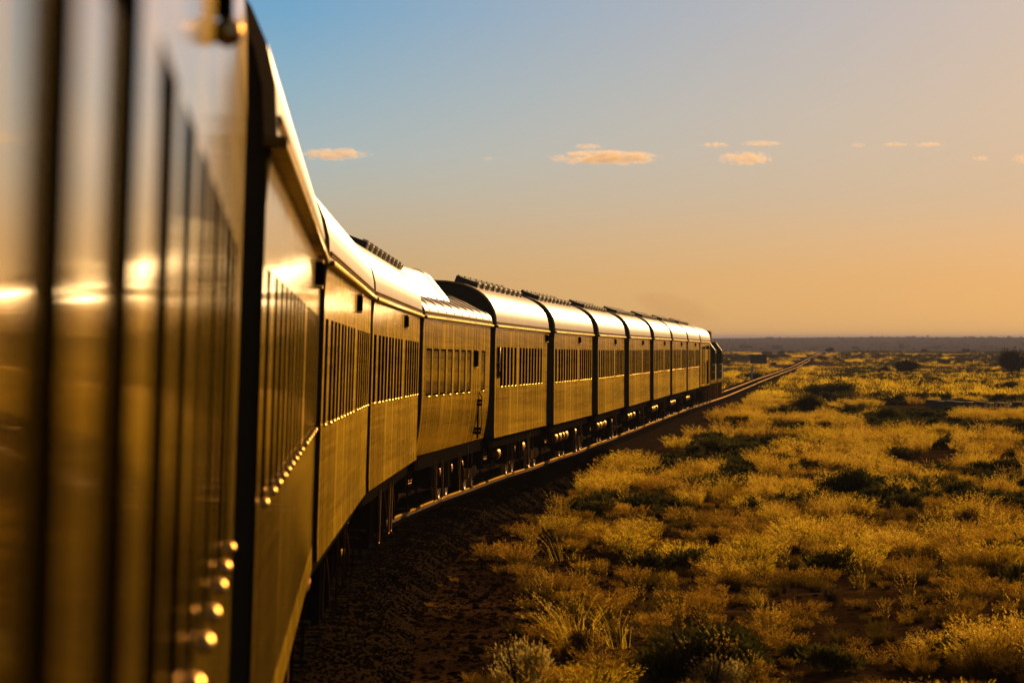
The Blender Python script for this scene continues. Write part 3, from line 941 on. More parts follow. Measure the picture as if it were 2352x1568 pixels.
rng = np.random.default_rng(5)
TUFTS = []
for i in range(5):   # soft golden domes
    TUFTS.append(tuft('grass_tuft', 190, rng.uniform(.36, .55), rng.uniform(.40, .60), rng.uniform(.5, .75), 9, [M['olive'], M['amber' if i in (1, 3) else 'gold']], rng, .0035, .046, .0075, hspread=.13, wind=(rng.uniform(-.25, -.05), -.08)))  # dark stems under bright heads paint shaded bases and glowing tips
for i in range(2):   # open feathery seed heads
    TUFTS.append(tuft('grass_tuft', 110, .36, rng.uniform(.5, .62), .62, 16, [M['olive'], M['straw']], rng, .0035, .034, .008, hspread=.18))
for i in range(2):   # short sparse tufts
    TUFTS.append(tuft('grass_tuft', 90, .3, .28, .7, 4, [M['olive'], M['amber']], rng, .004, .028, .008))
for i in range(1):   # tall seed stalks
    TUFTS.append(tuft('grass_tuft', 34, .22, .85, .33, 12, [M['olive'], M['straw']], rng, .0025, .034, .0055, hspread=.06, wind=(-.25, -.05)))
for i in range(2):   # brownish bases
    TUFTS.append(tuft('grass_tuft', 220, .34, .34, .5, 2, [M['olive'], M['olive']], rng, .005, .03, .008))
def patch(nt_, w, rngp, mt):
    """several tufts fused for the far ground"""
    parts = []
    for i in range(nt_):
        n = 40; c = rngp.uniform(-w, w, 2); h = rngp.uniform(.35, .7); r_ = rngp.uniform(.35, .8)
        v = rngp.normal(size=(n * 2, 3)); v /= np.linalg.norm(v, axis=1, keepdims=True); v[:, 2] = np.abs(v[:, 2])
        p = v * np.array([r_, r_, h]) * rngp.uniform(.55, 1, (n * 2, 1)) + np.array([c[0], c[1], -.05])
        parts.append(leafmesh('', p, v + np.array([-.2, -.2, 1.2]), rngp.uniform(.12, .25, n * 2), rngp.uniform(.02, .05, n * 2), None, np.full(n * 2, 0, np.int32), rngp))
    return build_quads('grass_patch', parts, [mt])
PATCH = [patch(5, 1.3, rng, M[q]) for q in ('gold', 'gold', 'olive')] + [patch(8, 2.6, rng, M[q]) for q in ('gold', 'olive')]

def scatter(name, P, rotz, scl, idx, protos, tilt=None):
    coll = bpy.data.collections.new(name + '_kinds')
    for i, me in enumerate(protos):
        o = bpy.data.objects.new(f'{name}_kind_{i:02d}', me); coll.objects.link(o)
    me = bpy.data.meshes.new(name); me.vertices.add(len(P)); me.vertices.foreach_set('co', P.astype(np.float32).ravel())
    for an, ty, arr in (('rz', 'FLOAT', rotz), ('sc', 'FLOAT', scl), ('ix', 'INT', idx)):
        a = me.attributes.new(an, ty, 'POINT'); a.data.foreach_set('value', np.asarray(arr, np.int32 if ty == 'INT' else np.float32))
    me.update()
    ob = link(name, me)
    ng = bpy.data.node_groups.new(name + '_scatter', 'GeometryNodeTree')
    ng.interface.new_socket('Geometry', in_out='INPUT', socket_type='NodeSocketGeometry'); ng.interface.new_socket('Geometry', in_out='OUTPUT', socket_type='NodeSocketGeometry')
    gi = ng.nodes.new('NodeGroupInput'); go = ng.nodes.new('NodeGroupOutput')
    ci = ng.nodes.new('GeometryNodeCollectionInfo'); ci.inputs['Collection'].default_value = coll; ci.inputs['Separate Children'].default_value = True; ci.inputs['Reset Children'].default_value = True
    ip = ng.nodes.new('GeometryNodeInstanceOnPoints'); ip.inputs['Pick Instance'].default_value = True
    def na(nm, ty):
        n = ng.nodes.new('GeometryNodeInputNamedAttribute'); n.data_type = ty; n.inputs['Name'].default_value = nm; return n.outputs['Attribute']
    cx = ng.nodes.new('ShaderNodeCombineXYZ'); ng.links.new(na('rz', 'FLOAT'), cx.inputs['Z'])
    ng.links.new(gi.outputs[0], ip.inputs['Points']); ng.links.new(ci.outputs[0], ip.inputs['Instance']); ng.links.new(na('ix', 'INT'), ip.inputs['Instance Index'])
    ng.links.new(cx.outputs[0], ip.inputs['Rotation']); ng.links.new(na('sc', 'FLOAT'), ip.inputs['Scale']); ng.links.new(ip.outputs[0], go.inputs[0])
    md = ob.modifiers.new('scatter', 'NODES'); md.node_group = ng
    return ob

def field(y0, y1, dens, xl, xr):
    """random points in a wedge of ground between the angles xl and xr (as x / y)"""
    n = int(dens * .5 * (xr - xl) * (y1 * y1 - y0 * y0))
    y = np.sqrt(RNG.uniform(y0 * y0, y1 * y1, n)); x = RNG.uniform(xl, xr, n) * y
    return x, y

def veg_mask(x, y):
    d = x - track_x(y)
    cs = 1 + 2. * sstep(120, 300, y); nr = 1 - sstep(110, 200, y)
    m = (fbm(x / (1.15 * cs), y / (2.3 * cs), 51, 2) - .5) * .75 + (fbm(x / 3.2, y / 6., 54, 2) - .5) * .40 + (fbm(x / 11., y / 19., 57, 3) - .5) * (.85 - .60 * nr)
    lim = .085 - .03 * sstep(150, 320, y)
    # the open stony patch ahead and the shoulder beside the ballast
    bare = np.exp(-(((x - 1.3 - (y - 62) * .05) / 2.1) ** 2 + ((y - 62) / 9.) ** 2)) * .42
    ex = np.zeros(x.shape, bool)
    for (sx, sy, sw, sh) in EXCL:
        f_ = np.where(y < sy, np.clip(sh * sy / 3.8, sw, max(9., .13 * sy)), sw * .5)
        ex |= (((x - sx * (y / sy)) / (sw * .55)) ** 2 + ((y - sy) / f_) ** 2) < 1
    return ~ex & (m - bare > lim) & (np.abs(d) > 2.45 + (.6 + 1.5 * (1 - sstep(75, 125, y))) * fbm(y / 3.5, x / 2., 77, 2)) , m - bare - lim, d

SHR = [
 (1600, 1566, 380, 185, 'green', 'broad dark green shrub at the bottom of the view, largest of all'),
 (1345, 1515, 120, 105, 'brown', 'dark brown tussock under tall golden seed stalks'),
 (1185, 1575, 165, 140, 'pale', 'pale feathery bush beside the ballast, nearest the train'),
 (1640, 1590, 165, 110, 'pale', 'pale leafy bush in front of the broad dark green shrub'),
 (1452, 1585, 90, 60, 'brown', 'low round brown bush between the two pale bushes'),
 (2222, 1214, 50, 58, 'brown', 'dark round ball of dead twigs standing alone on bare soil'),
 (1940, 1140, 175, 90, 'green', 'wide green shrub above the patch of bare soil'),
 (1875, 1168, 52, 46, 'brown', 'small dark brown bush at the foot of the wide green shrub'),
 (1625, 1135, 40, 48, 'brown', 'small dark twiggy bush amid golden grass near the ballast'),
 (1635, 1032, 135, 44, 'green', 'dark green shrub on the grass edge beside the rear coaches'),
 (1848, 948, 100, 58, 'green', 'dark green shrub left in the cluster beyond the train head'),
 (1900, 915, 130, 50, 'green', 'broad dark shrub atop the cluster beyond the train head'),
 (1795, 958, 95, 38, 'green', 'low dark shrub at the foot of the cluster beyond the train'),
 (1945, 955, 60, 34, 'green', 'small green shrub right in the cluster beyond the train head'),
 (2025, 972, 125, 52, 'green', 'dark green shrub in front of the long low wall'),
 (2190, 935, 90, 30, 'green', 'green shrub growing against the long low wall'),
 (2290, 1092, 135, 56, 'green', 'green shrub at the right edge above golden tussocks'),
 (2235, 985, 80, 30, 'green', 'low green shrub before the end of the long wall'),
 (1880, 830, 60, 16, 'green', 'flat dark shrub beside the far rails'),
 (2260, 888, 44, 24, 'green', 'dark round shrub on the plain above the wall end'),
 (2110, 890, 70, 24, 'green', 'dark low shrub below the mid distance thorn tree'),
 (2310, 895, 70, 26, 'green', 'dark shrub low beneath the large thorn tree'),
 (2170, 1015, 46, 24, 'brown', 'brown bush on the grass midway to the right edge'),
 (1760, 890, 60, 18, 'green', 'dark shrub beyond the rails behind the blue post'),
 (1720, 872, 60, 22, 'green', 'dark shrub left of the blue post'),
 (1960, 865, 56, 18, 'green', 'low dark shrub on the open plain right of the rails'),
 (1830, 1290, 60, 60, 'brown', 'brown bush half hidden in the golden tussocks'),
 (1905, 1390, 56, 54, 'brown', 'dark brown tussock among the foreground golden domes'),
 (2120, 1540, 110, 50, 'brown', 'wide dark brown bush low in the right foreground'),
 (1200, 1292, 70, 40, 'green', 'small green shrub on stony soil next to the ballast'),
]
EXCL = []
for (px, py, w_, h_, kd, lb) in SHR:
    p = ground_at(px, py); q = p.y / F; EXCL.append((p.x, p.y, w_ * q, h_ * q))
EXCL += [(ground_at(2235, 946).x, ground_at(2235, 946).y, 215 * ground_at(2235, 946).y / F, .8)]

PX = []; RZ_ = []; SC = []; IX = []
def add_pts(x, y, s, ix):
    PX.append(np.stack([x, y, ground_z(x, y)], 1)); RZ_.append(RNG.uniform(-.9, .9, len(x)) + np.where(RNG.random(len(x)) < .5, 0, 0)); SC.append(s); IX.append(ix)
x, y = field(36, 130, 3.4, -.06, .15); ok, mm, d = veg_mask(x, y); x, y, mm = x[ok], y[ok], mm[ok]
n = len(x); kind = RNG.choice([0, 1, 2, 3, 4, 5, 6, 7, 8, 9, 10, 11], n, p=[.10, .10, .10, .10, .10, .11, .11, .05, .05, .08, .05, .05])
kind = np.where((mm < .04) & (RNG.random(n) < .55), RNG.choice([7, 8, 10, 11], n), kind)
add_pts(x, y, RNG.uniform(.45, 1.15, n) * (.8 + .25 * np.clip(mm * 6, 0, 1)), kind)
x, y = field(36, 140, 2.9, -.05, .15); ok, mm, d = veg_mask(x, y); ok = (d > 2.35 + 1.5 * fbm(y / 2.2, x / 1.5, 78, 2) * (1 - sstep(75, 125, y))) & ((mm > -.10) | (RNG.random(len(x)) < .5)); x, y = x[ok], y[ok]; n = len(x)
add_pts(x, y, RNG.uniform(.3, .75, n), RNG.choice([7, 8, 10, 11, 1, 9, 3], n, p=[.26, .26, .14, .12, .08, .06, .08]))
x, y = field(130, 330, 1.9, -.05, .17); ok, mm, d = veg_mask(x, y); x, y = x[ok], y[ok]; n = len(x)
add_pts(x, y, RNG.uniform(.55, 1.25, n), RNG.choice([0, 1, 2, 3, 4, 5, 6, 9, 10, 11], n, p=[.09, .09, .09, .09, .09, .11, .11, .09, .12, .12]))
n = 130; y = np.sqrt(RNG.uniform(36 ** 2, 150 ** 2, n)); x = track_x(y) + RNG.uniform(1.5, 2.9, n)
add_pts(x, y, RNG.uniform(.12, .32, n), RNG.choice([7, 8, 10, 11], n))
NT = len(TUFTS)
x, y = field(330, 850, .32, .0, .19); ok, mm, d = veg_mask(x, y); ok &= np.abs(d) > 3.2; x, y = x[ok], y[ok]; n = len(x)
add_pts(x, y, RNG.uniform(.7, 1.5, n), NT + RNG.integers(0, 3, n))
x, y = field(850, 2050, .05, .02, .19); ok, mm, d = veg_mask(x / 3, y / 3); d = x - track_x(y); ok &= np.abs(d) > 6; x, y = x[ok], y[ok]; n = len(x)
add_pts(x, y, RNG.uniform(.8, 1.8, n), NT + 3 + RNG.integers(0, 2, n))
go = scatter('grass', np.concatenate(PX), np.concatenate(RZ_), np.concatenate(SC), np.concatenate(IX), TUFTS + PATCH)
tag(go, 'dry golden grass tussocks covering the plain beside the line', 'grass', kind='stuff')

x, y = field(47, 330, .36, -.0, .17); m_ = fbm(x / 9., y / 22., 91, 3); ok = (m_ > .48) & (np.abs(x - track_x(y)) > np.where(y < 95, 5.2, 3.6)); x, y = x[ok], y[ok]; n1 = len(x)
x2, y2 = field(330, 1000, .2, .03, .19); m_ = fbm(x2 / 25., y2 / 80., 93, 3); ok = (m_ > .48) & (np.abs(x2 - track_x(y2)) > 6); x2, y2 = x2[ok], y2[ok]
x3, y3 = field(1000, 1840, .018, .03, .19); m_ = fbm(x3 / 60., y3 / 200., 95, 3); ok = (m_ > .48) & (np.abs(x3 - track_x(y3)) > 8); x3, y3 = x3[ok], y3[ok]
x4, y4 = field(2300, 6500, .0005, .02, .14)
SCX = np.concatenate([x, x2, x3, x4]); SCY = np.concatenate([y, y2, y3, y4])
SCS = np.concatenate([RNG.uniform(.45, 1.15, len(x)), RNG.uniform(.8, 1.9, len(x2)), RNG.uniform(1.4, 3.2, len(x3)), RNG.uniform(1.2, 4, len(x4))])
rngs = np.random.default_rng(77)
def scrub_mesh():
    lb_ = [(0, 0, .2, .5, .5, .3)] + [(rngs.uniform(-.4, .4), rngs.uniform(-.4, .4), rngs.uniform(.1, .3), .3, .3, .25) for _ in range(4)]
    return shrub_foliage('scrub', 1500, lb_, [M['green']], rngs, .09, .035)
sc_o = scatter('scrub', np.stack([SCX, SCY, ground_z(SCX, SCY) - .03], 1), RNG.uniform(0, 6, len(SCX)), SCS, RNG.integers(0, 3, len(SCX)), [scrub_mesh() for _ in range(3)])
tag(sc_o, 'dark low scrub dotted over the plain', 'scrub', kind='stuff')

# loose stones: ballast shoulder and the stony bare soil
def stone(rng):
    bm = bmesh.new(); bmesh.ops.create_icosphere(bm, subdivisions=1, radius=.5)
    for v in bm.verts: v.co = Vector((v.co.x * 1.2, v.co.y, v.co.z * .75)) * rng.uniform(.7, 1.25)
    me = bpy.data.meshes.new('stone'); bm.to_mesh(me); bm.free(); return me
STONES = []
for i in range(6):
    me = stone(rng); me.materials.append(M['ballast']); STONES.append(me)
st_m = simple('brown_field_stone', (.035, .018, .009), .95, scale=8, spec=.0)
for i in range(3):
    me = stone(rng); me.materials.append(st_m); STONES.append(me)
P = []; S = []; I = []
n = 75000; y = np.sqrt(RNG.uniform(30 ** 2, 150 ** 2, n)); off = RNG.uniform(.75, 2.75, n)
zb = np.interp(off, [p[0] for p in prof], [p[1] for p in prof])
P.append(np.stack([track_x(y) + off, y, track_z(y) + zb + RNG.uniform(-.01, .025, n)], 1)); S.append(RNG.uniform(.016, .042, n)); I.append(RNG.integers(0, 6, n))
n = 30000; y = np.sqrt(RNG.uniform(36 ** 2, 130 ** 2, n)); off = RNG.gamma(1.2, 1.5, n) + 2.2; x = track_x(y) + off
P.append(np.stack([x, y, ground_z(x, y)], 1)); S.append(RNG.gamma(.9, .024, n) + .01); I.append(RNG.integers(3, 9, n))
so = scatter('gravel', np.concatenate(P), RNG.uniform(0, 6.28, sum(len(p) for p in P)), np.concatenate(S), np.concatenate(I), STONES)
tag(so, 'loose dark stones on the ballast shoulder and bare soil', 'gravel', kind='stuff')

# ---- shrubs one can tell apart
def lobes_for(rng, n, flat=.6):
    out = [(0, 0, .30 * flat, .42, .40, .42 * flat)]
    for i in range(n):
        a = rng.uniform(0, 6.28); r = rng.uniform(.15, .36)
        out.append((r * math.cos(a), r * math.sin(a), rng.uniform(.15, .45) * flat, rng.uniform(.16, .28), rng.uniform(.16, .28), rng.uniform(.2, .34) * flat))
    return out
rng = np.random.default_rng(23)
FOL = {}
FOL['green'] = [shrub_foliage('foliage', 9000, lobes_for(rng, 7, 1.0), [M['green']], rng, .055, .016) for i in range(3)]
FOL['brown'] = [shrub_foliage('foliage', 6000, lobes_for(rng, 3, 1.15), [M['brownb']], rng, .07, .007, up=2) for i in range(2)]
FOL['tree'] = [shrub_foliage('crown', 9000, lobes_for(rng, 9, .9), [M['treeleaf']], rng, .05, .022) for i in range(3)]
FOL['pale'] = [shrub_foliage('foliage', 4200, lobes_for(rng, 6, 1.1), [M['paleleaf']], rng, .05, .018, up=2) for i in range(2)]

def stems(rng, w, h, n=9):
    mb = MB()
    for i in range(n):
        a = rng.uniform(0, 6.28); r = rng.uniform(.1, .38) * w
        mb.tube([(.03 * math.cos(a), .03 * math.sin(a), -.05), (r * .4 * math.cos(a), r * .4 * math.sin(a), h * .35), (r * math.cos(a), r * math.sin(a), h * rng.uniform(.6, .85))], .01, 5, rr=[.02, .013, .005])
    return mb
def shrub(px, py, wpx, hpx, kind, label, name='shrub', cat='shrub', group=None, vi=None):
    p = ground_at(px, py); s = p.y / F; w = wpx * s; h = hpx * s
    root = empty(name, label, cat, group); root.location = p - Vector((0, 0, .03)); root.rotation_euler = (0, 0, random.uniform(-.6, .6))
    me = FOL[kind][random.randrange(len(FOL[kind])) if vi is None else vi]
    f = link('foliage', me, root); f.scale = (w / .95, w / .95, h / (.9 if kind != 'brown' else .95))
    m = stems(rng, w, h); 
    m.build('stem', M['trunk'], root)
    return root
def stalk_plant(px, py, wpx, hpx, label, n=30, mats=None, heads=9, spread=.7):
    p = ground_at(px, py); s = p.y / F; h = hpx * s
    me = tuft('stalks', n, wpx * s, h, spread, heads, mats or [M['gold'], M['straw']], rng, .0022, .034, .005, hspread=.05, wind=(-.25, -.05))
    o = link('tall_grass', me); o.location = p; tag(o, label, 'grass clump'); return o

for i, (px, py, w, h, kd, lb) in enumerate(SHR):
    shrub(px, py, w, h, kd, lb, group='shrubs on the plain')
stalk_plant(1330, 1500, 100, 140, 'tall golden seed stalks rising from a brown tussock', 70)
stalk_plant(1420, 1490, 60, 110, 'slender seed stalks leaning over the broad dark shrub', 16)
stalk_plant(1290, 1290, 70, 90, 'tall straw stalks on the edge of the ballast', 18)

# ---- trees
def tree(px, base_y, wpx, hpx, label, Y=None, trunk=.35, vi=0, group='trees on the plain', name='thorn_tree'):
    if Y is None: p = ground_at(px, base_y)
    else:
        p = at(px, base_y, Y); p.z = float(ground_z(p.x, p.y))
    s = p.y / F; w = wpx * s; h = hpx * s
    root = empty(name, label, 'tree', group); root.location = p; root.rotation_euler = (0, 0, vi * 1.3)
    mb = MB(); rt = max(.06, w * .03)
    mb.tube([(0, 0, -.3), (.02 * w, 0, h * .2), (-.02 * w, .01 * w, h * .5)], rt, 8, rr=[rt * 1.3, rt, rt * .7])
    for i in range(7):
        a = i * .9 + vi; q = w * .36
        mb.tube([(0, 0, h * (.18 + .04 * i)), (q * .5 * math.cos(a), q * .5 * math.sin(a), h * (.42 + .03 * i)), (q * math.cos(a), q * math.sin(a), h * (.62 + .03 * i))], rt * .4, 6, rr=[rt * .6, rt * .35, rt * .12])
    mb.build('trunk', M['trunk'], root)
    c = link('crown', FOL['tree'][vi % 3], root); c.location = (0, 0, h * trunk * .8); c.scale = (w / .95, w / .95, h * (1 - trunk * .8) / .82)
    return root
tree(2338, 868, 92, 88, 'large dark thorn tree cut off by the right edge of the view', vi=0, trunk=.15)
tree(2078, 868, 66, 50, 'mid distance thorn tree right of the far rails', vi=1, trunk=.3)
tree(2032, 862, 30, 26, 'small thorn tree next to the mid distance one', vi=2)
for i, (px, w, h, Y, lb) in enumerate([
    (1712, 30, 16, 3750, 'round dark tree in the hazy valley just past the train head'),
    (1782, 34, 15, 3710, 'wide dark tree in the hazy valley above the dark board'),
    (1748, 14, 7, 3710, 'tiny tree between the two big valley trees'),
    (1906, 22, 20, 1845, 'tree standing where the rails reach the crest'),
    (1966, 22, 14, 3710, 'hazy valley tree right of the vanishing rails'),
    (2070, 15, 20, 3710, 'slim hazy tree above the mid distance thorn tree'),
    (2124, 20, 18, 1845, 'squat dark tree left of the fence on the crest'),
    (2153, 22, 14, 3750, 'paler tree beside the squat one in the haze'),
    (2218, 22, 19, 1845, 'dark tree standing at the start of the fence'),
    (2237, 11, 14, 1845, 'narrow small tree in the middle of the fence'),
    (1690, 16, 6, 3670, 'low bush in the haze right beside the locomotive'),
    (1870, 22, 9, 3710, 'flat hazy tree left of the vanishing rails'),
    (1767, 18, 8, 5900, 'rounded clump on the horizon skyline'),
    (1791, 7, 7, 5900, 'single lone tree on the horizon skyline'),
    (2002, 10, 5, 6100, 'tiny skyline bush above the valley'),
    (2099, 9, 5, 6200, 'left of two tiny bushes on the far ridge'),
    (2131, 6, 6, 6200, 'upper tiny bush where the far ridge rises'),
    (2316, 7, 5, 6200, 'tiny bush on the far ridge at the right edge'),
    ]):
    tree(px, 800, w, h, lb, Y=Y, vi=i, trunk=.25, group='far trees in the haze')

# ---- low stone wall, board, post, fence
def px_ground(px, Y):
    p = at(px, 800, Y); return Vector((p.x, p.y, float(ground_z(p.x, p.y))))
a = ground_at(2132, 944); b2 = ground_at(2338, 952)
wl = empty('low_wall', 'long low dark wall standing across the scrub at the right', 'wall'); 
wl.location = a
dv = b2 - a; ln = math.hypot(dv.x, dv.y); ang = math.atan2(dv.y, dv.x); wl.rotation_euler = (0, 0, ang)
hgt = 27 * a.y / F
mb = MB(); nb = 9
for i in range(nb):
    mb.box(i * ln / nb, (i + 1) * ln / nb - .03, -.2, .2, -.6, hgt + random.uniform(-.06, .04), bev=.05)
mb.build('masonry', M['wall'], wl)
mb = MB(); mb.box(ln - .35, ln + .25, -.3, .3, -.6, hgt + .12, bev=.06); mb.build('end_pier', M['wall'], wl)
for i, (t, lb) in enumerate(((.02, 'dark rounded boulder at the near end of the long wall'), (.80, 'dark rounded bush rising over the long wall'))):
    q = a + dv * t
    root = empty('shrub', lb, 'shrub', 'shrubs on the plain'); root.location = q + Vector((0, .8, -.1))
    if i == 0: root['label'] = 'small dark bush at the left end of the long wall'
    w = 26 * q.y / F; hh = (20 + 22 * i) * q.y / F + (.0)
    f = link('foliage', FOL['green'][i], root); f.scale = (w / .95, w / .95, hh / .9)
    stems(rng, w, hh).build('stem', M['trunk'], root)

bq = at(1742, 840, 930.); bq.z = float(ground_z(bq.x, bq.y)); s = bq.y / F
bd = empty('notice_board', 'dark wide board standing on legs left of the far rails, seen from behind', 'board'); bd.location = bq
top = EYE - (814 - 776) * s - bq.z; bot = EYE - (835 - 776) * s - bq.z
w = 38 * s / 2
mb = MB(); mb.box(-w, w, -.04, .04, bot, top, bev=.02)
for z in (.25, .75): mb.box(-w, w, -.10, -.042, bot + (top - bot) * z - .05, bot + (top - bot) * z + .05)
mb.build('panel', M['board'], bd)
for sx in (-.7, .7):
    lg = MB(); lg.box(w * sx - .06, w * sx + .06, -.16, -.102, -.3, top - .1, bev=.01); lg.build('leg', M['board'], bd)

pp = at(1727, 868, 520.); pp.z = float(ground_z(pp.x, pp.y)); s = pp.y / F
ps = empty('marker_post', 'pale blue marker post standing left of the rails', 'post'); ps.location = pp
hp = EYE - (846 - 776) * s - pp.z
mb = MB(); mb.box(-.11, .11, -.08, .08, -.2, hp, bev=.02); mb.build('shaft', M['post'], ps)
mb = MB(); mb.box(-.14, .14, -.1, .1, hp, hp + .12, bev=.02); mb.build('cap', M['post'], ps)

fc = empty('wire_fence', 'long wire fence of thin posts along the crest at the right', 'fence')
f0 = px_ground(2186, 1750.); f1 = px_ground(2500, 1500.)
fc.location = f0; npost = 46; prev = []
for i in range(npost):
    q = f0 + (f1 - f0) * (i / (npost - 1)); z = float(ground_z(q.x, q.y)) - f0.z; hh = 2.5 + .5 * random.random()
    mb = MB(); px_ = q.x - f0.x; py_ = q.y - f0.y
    mb.tube([(px_, py_, z - .3), (px_ + .02, py_, z + hh)], .07, 6); mb.build('fence_post', M['wood'], fc)
    prev.append((px_, py_, z + 2.3))
mb = MB()
for dz in (0, -.5, -1.0): mb.tube([(a_, b_, c_ + dz) for a_, b_, c_ in prev], .012, 4)
mb.build('wire', M['metal'], fc)

# ------------------------------------------------------------------ smoke, clouds, haze
def vol_mat(name, color, dens, nscale, fall, thr, aniso=.3, absorb=None, detail=5.0, stretch=(1, 1, 1), amp=2.0):
    m = bpy.data.materials.new(name); m.use_nodes = True; nt = m.node_tree
    nt.nodes.remove(nt.nodes['Principled BSDF']); out = nt.nodes['Material Output']
    pv = N(nt, 'ShaderNodeVolumePrincipled'); pv.inputs['Color'].default_value = (*color, 1); pv.inputs['Anisotropy'].default_value = aniso
    if absorb: pv.inputs['Absorption Color'].default_value = (*absorb, 1)
    tc = N(nt, 'ShaderNodeTexCoord'); oi = N(nt, 'ShaderNodeObjectInfo')
    ln_ = N(nt, 'ShaderNodeVectorMath', operation='LENGTH'); L(nt, tc.outputs['Object'], ln_.inputs[0])
    mp = N(nt, 'ShaderNodeMapping'); mp.inputs['Scale'].default_value = stretch; L(nt, tc.outputs['Object'], mp.inputs['Vector'])
    cm = N(nt, 'ShaderNodeCombineXYZ'); L(nt, math_node(nt, 'MULTIPLY', oi.outputs['Random'], 50.), cm.inputs[0]); L(nt, cm.outputs[0], mp.inputs['Location'])
    nz_ = N(nt, 'ShaderNodeTexNoise', Scale=nscale, Detail=detail, Roughness=.62); L(nt, mp.outputs[0], nz_.inputs['Vector'])
    edge = math_node(nt, 'MAXIMUM', math_node(nt, 'SUBTRACT', 1.0, ln_.outputs['Value']), 0.0)
    v = math_node(nt, 'ADD', math_node(nt, 'MULTIPLY', edge, fall), math_node(nt, 'MULTIPLY', math_node(nt, 'SUBTRACT', nz_.outputs['Fac'], .5), amp))
    v = math_node(nt, 'MAXIMUM', math_node(nt, 'SUBTRACT', v, thr), 0.0)
    v = math_node(nt, 'MINIMUM', math_node(nt, 'MULTIPLY', v, 6.0), 1.0)
    v = math_node(nt, 'MULTIPLY', math_node(nt, 'MULTIPLY', v, math_node(nt, 'MINIMUM', math_node(nt, 'MULTIPLY', edge, 5.0), 1.0)), dens)
    L(nt, v, pv.inputs['Density']); L(nt, pv.outputs[0], out.inputs['Volume'])
    return m
def blob(name, loc, dims, mat):
    bm = bmesh.new(); bmesh.ops.create_icosphere(bm, subdivisions=3, radius=1.0)
    me = bpy.data.meshes.new(name); bm.to_mesh(me); bm.free(); me.materials.append(mat)
    o = link(name, me); o.location = loc; o.scale = dims; return o
cm_ = vol_mat('peach_cloud', (.99, .83, .68), .0075, 1.5, .70, .17, aniso=.3, stretch=(2.8, 1.2, 1.0), amp=2.6)
CD = 20000.
CL_ = [
 (686, 851, 339, 370, 'flat peach cloud just right of the nearest roof'),
 (1262, 1515, 344, 381, 'largest peach cloud, long and ragged, in the middle of the sky'),
 (1318, 1388, 329, 344, 'small puff riding on top of the largest cloud'),
 (1650, 1778, 347, 381, 'compact oval peach cloud right of the largest one'),
 (1606, 1680, 326, 340, 'thin cloud wisp above and left of the oval cloud'),
 (1698, 1800, 323, 337, 'long thin wisp above and right of the oval cloud'),
 (1950, 1990, 328, 340, 'faint short wisp, first right of the oval cloud'),
 (2023, 2088, 326, 338, 'thin bright wisp in the right half of the sky'),
 (2097, 2170, 326, 338, 'longest thin wisp near the right of the sky'),
 (2228, 2279, 358, 370, 'small low cloud streak near the right edge'),
 (2326, 2380, 353, 378, 'cloud cut off by the right edge of the sky'),
 (1109, 1138, 359, 370, 'tiny faint puff left of the largest cloud'),
]
for x0, x1, y0, y1, lb in CL_:
    p = at((x0 + x1) / 2, (y0 + y1) / 2, CD); s = CD / F
    o = blob('cloud', p, ((x1 - x0) / 2 * s * 1.15, (x1 - x0) / 3 * s, (y1 - y0) / 2 * s * 1.12), cm_); tag(o, lb, 'cloud', 'clouds low in the evening sky')
sm = vol_mat('thin_exhaust_smoke', (.36, .25, .15), .010, 1.5, .8, .12, aniso=.2, stretch=(1.2, 1, 1), amp=1.2)
o = blob('exhaust_smoke', at(1545, 712, 272.), (3.6, 12.0, 1.25), sm); o.rotation_euler = (0, R(14), 0); tag(o, 'thin brown exhaust smoke drifting back over the train head', 'smoke', kind='stuff')

hm = bpy.data.materials.new('evening_haze'); hm.use_nodes = True; nt = hm.node_tree
nt.nodes.remove(nt.nodes['Principled BSDF']); pv = N(nt, 'ShaderNodeVolumePrincipled')
pv.inputs['Color'].default_value = (.48, .52, .90, 1); pv.inputs['Density'].default_value = 8.5e-5; pv.inputs['Anisotropy'].default_value = 0.0
L(nt, pv.outputs[0], nt.nodes['Material Output'].inputs['Volume'])
mb = MB(); mb.box(-15600, 15600, -3200, 22500, -25.0, EYE + 8.0); hz = mb.build('haze', hm)
tag(hz, 'faint blue evening haze over the far plain', 'haze', kind='stuff')

# ------------------------------------------------------------------ light
EXPO = 0.35
AZ, EL = 18.0, 11.0             # sun to the right of the view direction, low
sun = bpy.data.lights.new('sun', 'SUN'); sun.energy = 5.0; sun.angle = R(.5); sun.color = (1.0, .62, .25)
so_ = bpy.data.objects.new('sun', sun); COL.objects.link(so_)
sd = Vector((math.sin(R(AZ)) * math.cos(R(EL)), math.cos(R(AZ)) * math.cos(R(EL)), math.sin(R(EL))))
so_.rotation_euler = sd.to_track_quat('Z', 'Y').to_euler()

w = bpy.data.worlds.new('World'); scene.world = w; w.use_nodes = True; nt = w.node_tree
bg = nt.nodes['Background']; ST = .08; bg.inputs['Strength'].default_value = ST
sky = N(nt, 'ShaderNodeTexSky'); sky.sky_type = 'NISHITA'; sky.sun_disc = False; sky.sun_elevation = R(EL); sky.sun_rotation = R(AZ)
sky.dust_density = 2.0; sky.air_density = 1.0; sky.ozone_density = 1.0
tc = N(nt, 'ShaderNodeTexCoord'); sp = N(nt, 'ShaderNodeSeparateXYZ'); L(nt, tc.outputs['Generated'], sp.inputs[0])
def lin(c): return tuple(((v / 255) / 12.92 if v / 255 <= .04045 else ((v / 255 + .055) / 1.055) ** 2.4) for v in c)
ZS = .16
lft = [(-.004, (214, 166, 102)), (.0135, (208, 170, 116)), (.022, (198, 174, 138)), (.032, (186, 181, 164)), (.042, (172, 184, 183)), (.057, (148, 178, 193)), (.074, (118, 167, 200)), (.16, (92, 145, 190))]
